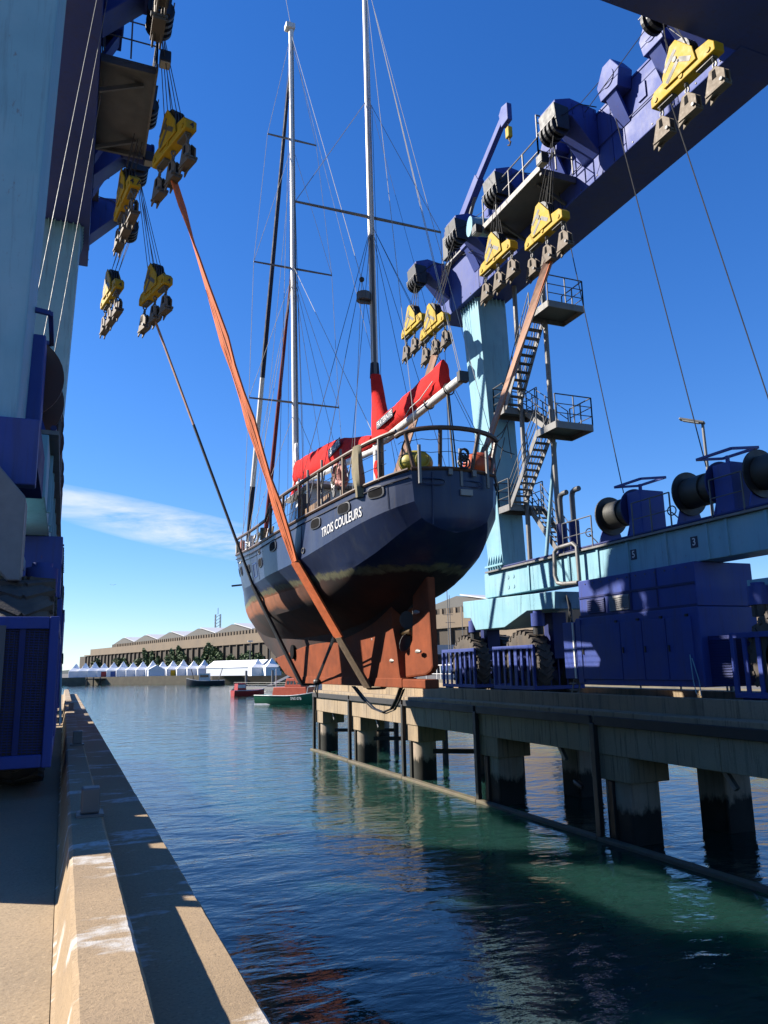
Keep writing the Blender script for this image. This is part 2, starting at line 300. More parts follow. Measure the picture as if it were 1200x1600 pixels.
# ------------------------------------------------------------------ mesh helpers (all coordinates are world metres)
def wloc(o):
    v = Vector(o.location)
    while o.parent: o = o.parent; v += Vector(o.location)
    return v
class MB:
    def __init__(s): s.v = []; s.f = []; s.mi = []; s.cur = 0
    def add(s, vs, fs):
        b = len(s.v); s.v += [tuple(p) for p in vs]
        for f in fs: s.f.append(tuple(b+i for i in f)); s.mi.append(s.cur)
        return s
    def box(s, a, b):
        x0, y0, z0 = (min(a[i], b[i]) for i in range(3)); x1, y1, z1 = (max(a[i], b[i]) for i in range(3))
        return s.add([(x0,y0,z0),(x1,y0,z0),(x1,y1,z0),(x0,y1,z0),(x0,y0,z1),(x1,y0,z1),(x1,y1,z1),(x0,y1,z1)],
                     [(0,3,2,1),(4,5,6,7),(0,1,5,4),(1,2,6,5),(2,3,7,6),(3,0,4,7)])
    def hexa(s, lo, hi):
        return s.add(list(lo)+list(hi), [(3,2,1,0),(4,5,6,7),(0,1,5,4),(1,2,6,5),(2,3,7,6),(3,0,4,7)])
    def bar(s, a, b, w, h=None, up=(0,0,1)):
        h = h or w; a, b = Vector(a), Vector(b); d = (b-a).normalized(); u = Vector(up)
        if abs(d.dot(u)) > 0.98: u = Vector((0,1,0)) if abs(d.y) < 0.9 else Vector((1,0,0))
        r = d.cross(u).normalized()*(w/2); u = r.cross(d).normalized()*(h/2)
        return s.hexa([a-r-u, a+r-u, a+r+u, a-r+u], [b-r-u, b+r-u, b+r+u, b-r+u])
    def tube(s, pts, r, n=6, caps=True, closed=False):
        pts = [Vector(p) for p in pts]; k = len(pts); rings = []
        rr = r if isinstance(r, (list, tuple)) else [r]*k
        prev = None
        for i, p in enumerate(pts):
            if closed: t = (pts[(i+1) % k]-pts[i-1])
            else: t = pts[min(i+1, k-1)]-pts[max(i-1, 0)]
            t.normalize()
            if prev is None:
                u = Vector((0,0,1)) if abs(t.z) < 0.9 else Vector((0,1,0))
            else: u = prev
            a = t.cross(u).normalized(); u = a.cross(t).normalized(); prev = u
            rings.append([p+(a*math.cos(2*PI*j/n)+u*math.sin(2*PI*j/n))*rr[i] for j in range(n)])
        return s.loft(rings, True, caps and not closed, closed)
    def loft(s, rings, wrap=True, caps=True, closed=False):
        n = len(rings[0]); k = len(rings); vs = [p for r in rings for p in r]; fs = []
        for i in range(k if closed else k-1):
            for j in range(n if wrap else n-1):
                i2 = (i+1) % k; j2 = (j+1) % n
                fs.append((i*n+j, i*n+j2, i2*n+j2, i2*n+j))
        if caps: fs.append(tuple(range(n-1, -1, -1))); fs.append(tuple((k-1)*n+j for j in range(n)))
        return s.add(vs, fs)
    def cyl(s, a, b, r, n=14, r2=None): return s.tube([a, b], [r, r if r2 is None else r2], n)
    def prism(s, poly, vec):
        n = len(poly); vec = Vector(vec); vs = [Vector(p) for p in poly]+[Vector(p)+vec for p in poly]
        return s.add(vs, [tuple(range(n-1,-1,-1)), tuple(range(n, 2*n))]+[(i, (i+1) % n, n+(i+1) % n, n+i) for i in range(n)])
    def sphere(s, c, r, n=12, m=8):
        c = Vector(c); r = Vector(r) if isinstance(r, (tuple, list)) else Vector((r, r, r)); rings = []
        for i in range(m+1):
            t = PI*i/m; q = max(math.sin(t), 0.02)
            rings.append([c+Vector((r.x*q*math.cos(2*PI*j/n), r.y*q*math.sin(2*PI*j/n), r.z*math.cos(t))) for j in range(n)])
        return s.loft(rings)
    def torus(s, c, axis, R, r, n=14, m=6, sx=1.0):
        c = Vector(c); ax = Vector(axis).normalized(); u = Vector((0,0,1)) if abs(ax.z) < 0.9 else Vector((1,0,0))
        a = ax.cross(u).normalized(); b = ax.cross(a)
        return s.tube([c+a*math.cos(2*PI*i/n)*R*sx+b*math.sin(2*PI*i/n)*R for i in range(n)], r, m, False, True)
    def build(s, name, m, parent=None, smooth=False, bevel=0.0, kind=None):
        me = bpy.data.meshes.new(name); off = wloc(parent) if parent else Vector((0,0,0))
        me.from_pydata([(p[0]-off.x, p[1]-off.y, p[2]-off.z) for p in s.v], [], s.f)
        ms = m if isinstance(m, (list, tuple)) else [m]
        for q in ms: me.materials.append(MATS[q])
        if len(ms) > 1: me.polygons.foreach_set('material_index', s.mi)
        bm = bmesh.new(); bm.from_mesh(me); bmesh.ops.recalc_face_normals(bm, faces=bm.faces); bm.to_mesh(me); bm.free()
        if smooth: me.polygons.foreach_set('use_smooth', [True]*len(me.polygons))
        o = bpy.data.objects.new(name, me); COL.objects.link(o)
        if smooth:
            try: me.set_sharp_from_angle(angle=math.radians(38))
            except Exception: pass
        if parent: o.parent = parent
        if bevel:
            b = o.modifiers.new('bevel', 'BEVEL'); b.width = bevel; b.segments = 2; b.limit_method = 'ANGLE'; b.angle_limit = math.radians(40)
        if kind: o['kind'] = kind
        return o
def tag(o, label, cat, group=None):
    o['label'] = label; o['category'] = cat
    if group: o['group'] = group
    return o
def thing(name, label, cat, loc, group=None):
    o = bpy.data.objects.new(name, None); o.empty_display_size = 0.3; COL.objects.link(o); o.location = loc
    return tag(o, label, cat, group)
def copy_tree(o, parent=None, delta=None):
    c = o.copy(); COL.objects.link(c); c.parent = parent
    if delta is not None: c.location = Vector(o.location)+Vector(delta)
    for ch in o.children: copy_tree(ch, c)
    return c
def text_verts(txt, size, bold=True):
    cu = bpy.data.curves.new('lettering', 'FONT'); cu.body = txt; cu.size = size; cu.align_x = 'CENTER'; cu.align_y = 'CENTER'
    cu.resolution_u = 3; cu.offset = 0.012*size if bold else 0
    ob = bpy.data.objects.new('lettering', cu); COL.objects.link(ob)
    bpy.context.view_layer.update()
    me = bpy.data.meshes.new_from_object(ob.evaluated_get(bpy.context.evaluated_depsgraph_get()))
    v = [tuple(p.co) for p in me.vertices]; f = [tuple(p.vertices) for p in me.polygons]
    bpy.data.objects.remove(ob); bpy.data.meshes.remove(me); bpy.data.curves.remove(cu)
    return v, f
def lettering(name, txt, size, origin, xdir, ydir, m, parent, sx=1.0):
    v, f = text_verts(txt, size); o = Vector(origin); a = Vector(xdir).normalized(); b = Vector(ydir).normalized()
    return MB().add([o+a*p[0]*sx+b*p[1] for p in v], f).build(name, m, parent)

# ================================================================== SETTING
MB().add([(-1500,-400,0),(1500,-400,0),(1500,2500,0),(-1500,2500,0)], [(0,1,2,3)]).build('water', 'water', kind='structure')
# left quay: floor, kerb with a sloped back, lower ledge with the water wall
YN, YF = -4.0, 52.0
MB().box((-70, YN, -3), (0.02, YF, 3.85)).build('quay_floor', 'floorconcrete', kind='structure')
def strip(poly, y0, y1, wear=(0.0025, 0.022)):
    """extruded section along y; upper arrises worn and chipped near the camera"""
    ys_ = list(np.arange(y0, 14.0, 0.05))+list(np.arange(14.0, y1, 1.0))+[y1]
    zm = max(z for _, z in poly); top = [i for i, (x, z) in enumerate(poly) if z > zm-0.035]; rg = []
    rough_ = {i: 0.0 for i in top}; chip = {i: 0.0 for i in top}
    for y in ys_:
        ring = []
        for i, (x, z) in enumerate(poly):
            if i in rough_:
                rough_[i] = 0.7*rough_[i]+0.3*random.uniform(-1, 1)*wear[0]*2
                if random.random() < 0.02: chip[i] = random.uniform(0.3, 1)*wear[1]
                chip[i] *= 0.62
                cx = sum(q[0] for q in poly)/len(poly); sg = -1 if x > cx else 1
                edge = z < zm-0.001
                ring.append((x+sg*(rough_[i]+chip[i])*(1.0 if edge else 0.6), y, z-abs(rough_[i])*0.5-(chip[i]*0.6 if edge else 0)))
            else: ring.append((x, y, z))
        rg.append(ring)
    return MB().loft(rg)
kerb = strip([(0.022, -3), (0.325, -3), (0.325, 4.135), (0.31, 4.15), (0.105, 4.15), (0.085, 4.135), (0.04, 3.86), (0.022, 3.845)], YN, YF-0.01).build('quay_kerb', 'kerbconcrete', kind='structure')
strip([(0.327, -3), (0.81, -3), (0.81, 3.855), (0.795, 3.87), (0.327, 3.87)], YN, YF-0.02).build('quay_ledge', 'kerbconcrete', kind='structure')
MB().box((-70, YN, -3), (0.9, YN-30, 3.80)).build('quay_apron', 'floorconcrete', kind='structure')
for i, y in enumerate((6.45, 12.5, 24.0)):
    words = ['nearest', 'second', 'farthest'][i]
    t = thing('kerb_bollard', f'short steel post on the left quay kerb, {words} from the camera', 'bollard', (0.2, y, 4.15), 'steel posts along the left kerb')
    MB().box((0.17, y-0.08, 4.171), (0.30, y+0.08, 4.35)).build('post', 'steelgrey', t, bevel=0.012)
    MB().box((0.14, y-0.12, 4.1505), (0.33, y+0.12, 4.17)).build('base_plate', 'steelgrey', t)

# right lift pier
pier = thing('lift_pier', 'long concrete lift pier on columns at the right of the dock', 'pier', (17.5, 27, 0))
POST_Y = [48.6, 41.9, 34.4, 27.3, 19.95, 12.7, 5.6]
PN, PF = 1.0, 49.0
edges = [PF]+POST_Y[1:]+[PN]
for a, b in zip(edges[:-1], edges[1:]):
    n = 3; L = (a-b)/n
    for k in range(n):
        y1 = a-k*L-0.012; y0 = a-(k+1)*L+0.012
        dx = random.uniform(-0.008, 0.008)
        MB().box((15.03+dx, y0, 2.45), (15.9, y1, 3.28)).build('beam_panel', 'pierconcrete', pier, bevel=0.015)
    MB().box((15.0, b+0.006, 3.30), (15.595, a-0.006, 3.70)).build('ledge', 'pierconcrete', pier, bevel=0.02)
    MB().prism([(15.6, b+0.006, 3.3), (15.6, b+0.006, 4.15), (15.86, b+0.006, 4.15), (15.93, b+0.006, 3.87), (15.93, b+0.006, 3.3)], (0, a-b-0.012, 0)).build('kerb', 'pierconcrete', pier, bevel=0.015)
    MB().box((14.90, b+0.1, 3.28), (14.998, a-0.1, 3.56)).build('fender_strip', 'fenderstrip', pier, bevel=0.02)
MB().box((15.94, PN, 3.2), (20.4, PF, 3.85)).build('deck_slab', 'floorconcrete', pier)
MB().box((15.91, PN, 2.5), (20.3, PF-0.1, 3.195)).build('deck_underside', 'pierconcrete', pier)
MB().box((20.0, PN, 2.4), (20.6, PF-0.05, 4.12)).build('back_beam', 'pierconcrete', pier, bevel=0.02)
for i, y in enumerate(POST_Y):
    MB().box((14.86, y-0.11, -1.5), (15.025, y+0.11, 3.34)).build('fender_post', 'timberwet', pier, bevel=0.02)
    MB().box((15.08, y-1.35, 1.72), (16.5, y+0.42, 2.448)).build('corbel', 'pierconcrete', pier, bevel=0.02)
    for x in (15.75, 19.3):
        if i < 3: MB().cyl((x, y-0.55, -2), (x, y-0.55, 2.46), 0.56, 20).build('pile', 'pileconcrete', pier, smooth=True)
        else: MB().box((x-0.55, y-1.15, -2), (x+0.55, y-0.02, 2.46)).build('pile', 'pileconcrete', pier, bevel=0.08)
    MB().box((15.1, y-0.50, -1.5), (15.3, y-0.28, 1.7)).build('timber_pile', 'timberwet', pier, bevel=0.02)
    MB().box((19.0, y-3.6, -1.5), (19.25, y-3.35, 2.6)).build('timber_pile', 'timberwet', pier, bevel=0.02)
    if i < 3: MB().bar((15.2, y-0.4, 1.25), (19.2, y-3.4, 1.25), 0.16, 0.2).build('cross_brace', 'timberwet', pier)
for a, b in zip(edges[:-1], edges[1:]):
    MB().box((14.78, b+0.01, -0.35), (15.08, a-0.01, 0.10)).build('waler', 'waler', pier, bevel=0.03)
for y in (46.5, 39.2, 22.6, 15.5):
    MB().bar((15.5, y, 2.44), (15.5, y-0.35, 2.0), 0.12, 0.12).build('hanging_lamp', 'galv', pier)
# small float hanging by a rope from the pier
fl = thing('rope_fender', 'small dark float hanging on a rope under the right pier', 'fender', (15.6, 21.8, 1.2))
MB().tube([(15.6, 21.75, 1.35), (15.55, 21.75, 2.46)], 0.010, 5).build('rope', 'rope', fl)
MB().tube([(15.58, 21.55, 1.22), (15.6, 21.65, 1.24), (15.6, 21.95, 1.34), (15.62, 22.05, 1.36)], [0.05, 0.09, 0.09, 0.05], 8).build('float', 'black', fl, smooth=True)

# far land: quay behind the basin and the port land on the right
LZ = 2.7
shore = [(-400, 352), (8, 338), (30, 312), (50, 288), (84, 262), (70, 180), (52, 110), (46, 60), (45, -60)]
poly = shore+[(900, -60), (900, 1200), (-900, 1200), (-900, 380)]
MB().add([(x, y, LZ) for x, y in poly], [tuple(range(len(poly)))]).build('port_ground', 'asphalt', kind='structure')
qw = MB()
for (x0, y0), (x1, y1) in zip(shore[:-1], shore[1:]):
    qw.add([(x0, y0, -2), (x1, y1, -2), (x1, y1, LZ+0.25), (x0, y0, LZ+0.25)], [(0, 1, 2, 3)])
qw.build('far_quay_wall', 'quaystone', kind='structure')
hl = MB(); pts = []
for i in range(60):
    x = -700+i*30; pts.append((x, 1150, 12+10*math.sin(i*0.7)+6*math.sin(i*1.9)))
for (a, b) in zip(pts[:-1], pts[1:]): hl.add([(a[0], a[1], 0), (b[0], b[1], 0), (b[0], b[1]+80, b[2]), (a[0], a[1]+80, a[2])], [(0, 1, 2, 3)])
hl.build('hills', 'hillblue', kind='structure')

# ================================================================== BOAT HOIST (one straddle gantry; left and right sides mirror each other)
G = thing('boat_hoist', 'huge blue and cyan straddle boat hoist on tyres over the dock', 'boat hoist', (7.95, 20, 3.85))
BZ0, BZ1 = 21.28, 23.6
def SX(s, d): return 15.9+d if s > 0 else -d
def sbox(s, d0, d1, y0, y1, z0, z1): return MB().box((SX(s, d0), y0, z0), (SX(s, d1), y1, z1))
def P(s, d, y, z): return (SX(s, d), y, z)
CY0, CY1 = 9.6, 12.9
cb = MB().box((-1.9, CY0, BZ0+0.02), (17.8, CY1, 24.0)); cb.build('cross_beam', 'blue', G, bevel=0.03)
for x in np.arange(1.2, 15, 1.7):
    MB().box((x, CY1+0.001, BZ0+0.1), (x+0.03, CY1+0.05, 23.9)).build('stiffener', 'blue', G)

def rail_run(pts, h, r, name, m, parent, mids=(0.5,), step=1.1, kick=False):
    """railing along a polyline: posts, top bar, mid bars, as one part"""
    b = MB(); pts = [Vector(p) for p in pts]; up = Vector((0, 0, 1))
    for a, c in zip(pts[:-1], pts[1:]):
        L = (c-a).length; n = max(1, round(L/step))
        for k in range(n+1):
            p = a.lerp(c, k/n); b.bar(p, p+up*h, r*1.6, r*1.6)
        b.tube([a+up*h, c+up*h], r, 6)
        for q in mids: b.tube([a+up*h*q, c+up*h*q], r*0.8, 5)
    return b.build(name, m, parent)

def leg(s, top, bot):
    # top / bot = (d0, d1, y0, y1, z)
    b = MB()
    def ring(t): d0, d1, y0, y1, z = t; return [P(s, d0, y0, z), P(s, d1, y0, z), P(s, d1, y1, z), P(s, d0, y1, z)]
    lo, hi = ring(bot), ring(top)
    if s < 0: lo = lo[::-1]; hi = hi[::-1]
    b.hexa(lo, hi); o = b.build('leg', 'cyan', G, bevel=0.03)
    d0, d1, y0, y1, z = bot
    f = MB().box(P(s, d0-0.12, y0-0.12, z-0.06), P(s, d1+0.12, y1+0.12, z+0.02)); f.build('foot_flange', 'cyan', o)
    for k in range(6):
        yy = y0+(k+0.5)*(y1-y0)/6
        MB().prism([P(s, d0, yy-0.02, z+0.021), P(s, d0-0.11, yy-0.02, z+0.021), P(s, d0+0.004, yy-0.02, z+0.5)], (0, 0.04, 0)).build('gusset', 'cyan', o)
        MB().prism([P(s, d0+0.001, yy-0.02, z-0.061), P(s, d0-0.11, yy-0.02, z-0.061), P(s, d0-0.01, yy-0.02, z-0.45)], (0, 0.04, 0)).build('gusset', 'cyan', o)
    d0, d1, y0, y1, z = top
    for k in range(7):
        yy = y0+(k+0.5)*(y1-y0)/7
        MB().prism([P(s, d0+0.02, yy-0.02, z-0.5), P(s, d0-0.10, yy-0.02, z-0.012), P(s, d0+0.01, yy-0.02, z-0.012)], (0, 0.04, 0)).build('gusset', 'cyan', o)
        dd = d0+(k+0.5)*(d1-d0)/7
        MB().prism([P(s, dd-0.02, y0+0.02, z-0.5), P(s, dd-0.02, y0-0.10, z-0.012), P(s, dd-0.02, y0+0.01, z-0.012)], (0.04, 0, 0)).build('gusset', 'cyan', o)
    return o

def wheel(s, y, d, r=1.28, w=0.62):
    x = SX(s, d); zc = 3.86+r; o = MB()
    prof = [(-w/2, r*0.52), (-w/2, r*0.62), (-w/2-0.02, r*0.80), (-w/2+0.03, r*0.93), (-w/2+0.12, r*0.975), (0, r*0.985), (w/2-0.12, r*0.975), (w/2-0.03, r*0.93), (w/2+0.02, r*0.80), (w/2, r*0.62), (w/2, r*0.52)]
    n = 40; rings = [[(x+a, y+q*math.cos(2*PI*i/n), zc+q*math.sin(2*PI*i/n)) for a, q in prof] for i in range(n)]
    o.loft(rings, False, False, True)
    for i in range(26):                                 # chevron lugs
        t = 2*PI*i/26; t2 = t+0.11
        for sg in (-1, 1):
            a0 = Vector((x, y+r*0.975*math.cos(t2), zc+r*0.975*math.sin(t2))); a1 = Vector((x+sg*w*0.49, y+r*0.955*math.cos(t-0.06), zc+r*0.955*math.sin(t-0.06)))
            a2 = Vector((x+sg*(w*0.5+0.005), y+r*0.86*math.cos(t-0.07), zc+r*0.86*math.sin(t-0.07)))
            o.bar(a0, a1, 0.11, 0.085, (0, math.cos(t), math.sin(t))); o.bar(a1, a2, 0.10, 0.05, (1, 0, 0))
    wh = o.build('wheel', 'rubber', G, smooth=True)
    MB().cyl((x-w*0.3, y, zc), (x+w*0.3, y, zc), r*0.53, 24).build('rim', 'bluedark', wh)
    MB().cyl((x-w*0.5, y, zc), (x+w*0.5, y, zc), r*0.2, 16).build('hub', 'bluedark', wh)
    return wh

def cage(s, y0, y1, z0=4.18, z1=5.82, d0=0.08, d1=1.0, mesh=False, short=2.6):
    """steel guard round a wheel: rails, uprights on the dock side and on the near end"""
    r = 0.13; b = MB()
    for z in (z0, z1-0.14):
        b.box(P(s, d0, y0, z), P(s, d0+0.10, y1, z+0.14)); b.box(P(s, d0+0.101, y0+0.003, z+0.001), P(s, d1+1.197, y0+0.1, z+0.139))
    for y in (y0-0.003, y1-0.117): b.box(P(s, d0-0.003, y, z0-0.003), P(s, d0+0.097, y+0.12, z1+0.003))
    b.box(P(s, d1+1.2, y0+0.001, z0-0.002), P(s, d1+1.3, y0+0.099, z1+0.002))
    o = b.build('wheel_guard', 'blue', G, bevel=0.012)
    n = max(4, int((y1-y0)/0.42))
    for k in range(1, n):
        y = y0+(y1-y0)*k/n
        w = 0.2 if k == n//2 else 0.12
        MB().box(P(s, d0+0.012, y-w/2, z0+0.141), P(s, d0+0.06, y+w/2, z1-0.141)).build('slat', 'blue', o)
    for k in range(1, 6):
        d = d0+(d1+1.3-d0)*k/6
        MB().box(P(s, d-0.03, y0+0.02, z0+0.141), P(s, d+0.03, y0+0.06, z1-0.141)).build('slat', 'bluedark', o)
    if mesh:
        g = MB()
        for k in range(46):
            z = z0+0.16+k*(z1-z0-0.3)/46
            g.bar(P(s, d0+0.1, y0+0.05, z), P(s, d1+1.2, y0+0.05, z+0.10), 0.012, 0.012)
        for k in range(40):
            d = d0+0.1+k*(d1+1.1-d0)/40
            g.bar(P(s, d, y0+0.056, z0+0.14), P(s, d, y0+0.056, z1-0.14), 0.010, 0.010)
        gm = g.build('guard_mesh', 'bluedark', o); gm['kind'] = 'stuff'
        MB().box(P(s, d0+0.02, y0+0.09, z0+0.05), P(s, d1+1.2, y0+0.1, z1-0.05)).build('back_sheet', 'black', o)
        MB().box(P(s, 0.62, y0-0.03, z0-0.02), P(s, 0.86, y0-0.002, z1-0.10)).build('bumper_plank', 'steelgrey', o)
    # castor foot
    c = MB().box(P(s, d0+0.05, y1-0.5, z0-0.2), P(s, d0+0.3, y1-0.2, z0)); c.build('guard_foot', 'bluedark', o)
    return o

def side(s):
    R = s > 0
    # ---- top beam
    b = MB().box(P(s, 0, CY1-0.2, BZ0), P(s, 1.9, 30.9, BZ1)); bo = b.build('top_beam', 'blue', G, bevel=0.03)
    for y in (15.0, 17.9, 21.0, 24.0, 27.0, 29.6):
        MB().box(P(s, -0.02, y, BZ0+0.05), P(s, -0.001, y+0.03, BZ1-0.05)).build('seam', 'blue', bo)
    MB().tube([P(s, -0.05, 13.2, BZ0+1.0), P(s, -0.05, 18.5, BZ0+1.0), P(s, -0.05, 22, BZ0+1.0)], 0.02, 5).build('conduit', 'bluedark', bo)
    MB().box(P(s, -0.05, 16.2, BZ0+1.2), P(s, -0.005, 16.55, BZ0+1.75)).build('hatch', 'blue', bo)
    for yy in np.arange(13.4, 30.6, 0.9):
        MB().cyl(P(s, -0.018, yy, BZ0+0.12), P(s, -0.001, yy, BZ0+0.12), 0.03, 6).build('bolt', 'steelgrey', bo)
    MB().box(P(s, -0.03, 13.0, BZ1-0.06), P(s, 1.93, 30.95, BZ1+0.012)).build('top_flange', 'blue', bo)
    # ---- legs
    leg(s, (0.30, 1.75, 27.75, 29.3, BZ0), (0.62, 1.75, 27.25, 28.45, 9.2))
    oy = -1.2 if R else 0.0
    leg(s, (0.50, 1.85, 10.9+oy, 12.7+oy, BZ0), (0.80, 1.85, 11.0+oy, 12.6+oy, 7.3))
    # ---- sill beam
    so = MB().box(P(s, 0.42, 12.75+(-1.5 if R else 0), 7.86), P(s, 1.35, 28.5, 8.88)).build('sill_beam', 'cyan', G, bevel=0.02)
    for y in (14.0, 15.3, 16.0, 17.6, 19.3, 20.8, 22.4, 25.0):
        MB().box(P(s, 0.37, y, 7.87), P(s, 0.418, y+0.10, 8.87)).build('stiffener', 'cyan', so)
    MB().box(P(s, 0.28, 12.75, 8.884), P(s, 1.75, 28.2, 8.95)).build('walkway', 'galv', so)
    MB().tube([P(s, 0.36, 12.75, 8.99), P(s, 0.36, 26.8, 8.99)], 0.05, 6).build('conduit', 'bluedark', so)
    for y, t in ((19.1, '5'), (16.55, '3')):
        if R:
            MB().box(P(s, 0.405, y-0.13, 8.26), P(s, 0.418, y+0.13, 8.58)).build('number_plate', 'logoback', so)
            lettering('number', t, 0.30, P(s, 0.402, y, 8.42), (0, -1, 0), (0, 0, 1), 'white', so)
    # ---- saddles over the bogies
    def saddle(pl, name='saddle'):
        return MB().prism([P(s, 0.25, y, z) for y, z in pl], (1.5*s, 0, 0)).build(name, 'cyan', G, bevel=0.02)
    sd = saddle([(30.2, 7.86), (23.2, 7.66), (23.3, 7.05), (25.1, 7.10), (26.8, 6.57), (29.15, 6.57), (29.55, 7.10), (30.2, 7.14)])
    MB().box(P(s, 0.55, 26.9, 7.85), P(s, 1.7, 28.6, 9.0)).build('leg_base', 'cyan', sd, bevel=0.02)
    for y in (26.2, 26.6): 
        for z in (8.15, 8.55): MB().cyl(P(s, 0.40, y, z), P(s, 0.425, y, z), 0.08, 12).build('cover_plate', 'cyan', so)
    s2 = MB().prism([P(s, 0.75, y, z) for y, z in [(15.2, 7.2), (10.9, 7.2), (10.9, 6.9), (11.6, 6.5), (13.3, 6.5), (14.2, 6.9), (15.2, 7.0)]], (1.2*s, 0, 0)).build('saddle', 'cyan', G, bevel=0.02)
    for y in (29.6, 24.7, 14.6):
        so2 = MB().cyl(P(s, 0.45, y, 6.5), P(s, 0.45, y, 6.98), 0.26, 20).build('steering_motor', 'blue', G, smooth=True)
        MB().cyl(P(s, 0.45, y, 6.981), P(s, 0.45, y, 7.07), 0.17, 20).build('motor_cap', 'blue', so2, smooth=True)
        MB().cyl(P(s, 0.45, y, 6.2), P(s, 0.45, y, 6.499), 0.2, 16).build('motor_shaft', 'black', so2)
        MB().box(P(s, 0.9, y-0.3, 5.3), P(s, 1.5, y+0.3, 7.0)).build('kingpin', 'bluedark', so2)
    # ---- wheels and guards
    for y in (30.15, 25.6, 13.7, 11.0):
        wheel(s, y, 0.50); wheel(s, y, 1.95)
        MB().cyl(P(s, 0.3, y, 5.14), P(s, 2.2, y, 5.14), 0.14, 12).build('axle', 'bluedark', G)
    cage(s, 29.1, 32.15); cage(s, 24.6, 27.55); cage(s, 12.75, 15.35); cage(s, 9.55, 12.3, mesh=True)
    # ---- machinery cabinet hung under the sill beam
    cu = MB().box(P(s, 0.16, 16.4, 6.62), P(s, 2.3, 21.7, 7.85)).build('machine_cabinet', 'blue', G, bevel=0.02)
    MB().box(P(s, 0.10, 16.35, 4.42), P(s, 2.25, 21.9, 6.60)).build('cabinet_base', 'blue', cu, bevel=0.02)
    MB().box(P(s, 0.12, 16.38, 6.601), P(s, 0.15, 21.72, 6.68)).build('cabinet_ledge', 'bluedark', cu)
    for y0, y1 in ((16.62, 17.6), (17.64, 18.6), (18.64, 19.6), (19.64, 21.6)):
        d = MB().box(P(s, 0.065, y0, 4.6), P(s, 0.099, y1, 6.35)).build('cabinet_door', 'blue', cu, bevel=0.008)
        MB().box(P(s, 0.03, y1-0.1, 5.4), P(s, 0.064, y1-0.06, 5.58)).build('handle', 'black', d)
        MB().box(P(s, 0.05, y0+0.1, 6.352), P(s, 0.098, y0+0.2, 6.42)).build('hinge', 'black', d)
    MB().box(P(s, 0.06, 21.62, 4.5), P(s, 0.099, 21.88, 6.55)).build('corner_post', 'blue', cu)
    for y0, y1, mm in ((20.35, 21.25, 'bluedark'), (19.15, 20.1, 'galv')):
        v = MB().box(P(s, 0.13, y0, 6.72), P(s, 0.159, y1, 7.2)).build('vent', mm, cu)
        for k in range(7):
            z = 6.75+k*0.065
            MB().prism([P(s, 0.129, y0, z), P(s, 0.10, y0, z-0.02), P(s, 0.129, y0, z+0.04)], (0, y1-y0, 0)).build('louvre', mm, v)
    for yy in (17.9, 19.05):
        MB().box(P(s, 0.142, yy, 6.70), P(s, 0.159, yy+0.05, 7.82)).build('panel_seam', 'bluedark', cu)
    MB().box(P(s, 0.13, 16.42, 7.24), P(s, 0.159, 21.68, 7.30)).build('panel_seam', 'bluedark', cu)
    for yy in np.arange(16.7, 21.6, 0.42): MB().cyl(P(s, 0.135, yy, 7.72), P(s, 0.159, yy, 7.72), 0.022, 6).build('bolt', 'steelgrey', cu)
    MB().tube([P(s, 0.05, 16.75, 5.3), P(s, 0.03, 16.7, 4.6), P(s, 0.0, 16.6, 4.25), P(s, 0.02, 16.45, 4.2), P(s, 0.04, 16.5, 4.6), P(s, 0.06, 16.7, 5.2)], 0.014, 6).build('hose', 'cyan', cu, smooth=True)
    rb = MB().box(P(s, 0.35, 15.55, 4.45), P(s, 2.2, 16.345, 5.78)).build('radiator', 'bluedark', cu)
    for k in range(18):
        z = 4.5+k*0.07
        MB().prism([P(s, 0.36, 15.549, z), P(s, 0.36, 15.50, z-0.03), P(s, 0.36, 15.549, z+0.03)], (1.8*s, 0, 0)).build('louvre', 'bluedark', rb)
        MB().prism([P(s, 0.349, 15.6, z), P(s, 0.31, 15.6, z-0.03), P(s, 0.349, 15.6, z+0.03)], (0, 0.7, 0)).build('louvre', 'bluedark', rb)
    MB().box(P(s, 0.12, 22.0, 4.6), P(s, 0.9, 22.7, 6.5)).build('battery_box', 'blue', cu, bevel=0.02)
    MB().box(P(s, 0.08, 22.05, 4.62), P(s, 0.118, 22.12, 6.48)).build('box_edge', 'white' if R else 'blue', cu)
    st = MB()
    for k in range(3): st.box(P(s, 0.1, 22.1, 4.0+k*0.22), P(s, 0.35, 22.5, 4.03+k*0.22))
    for y in (22.1, 22.46): st.bar(P(s, 0.1, y, 3.95), P(s, 0.3, y, 4.6), 0.04, 0.04)
    st.build('access_steps', 'galv', cu)
    # hose loops beside the far bogie
    for k in range(4):
        z = 6.9-k*0.15
        MB().tube([P(s, 0.9, 23.4, 7.4), P(s, 0.6, 23.0-k*0.06, 7.5-k*0.1), P(s, 0.45, 22.7-k*0.05, 7.0-k*0.2), P(s, 0.5, 22.9, 6.4-k*0.1), P(s, 0.9, 23.6, 6.1)], 0.025, 6).build('hose', 'rope', G, smooth=True)
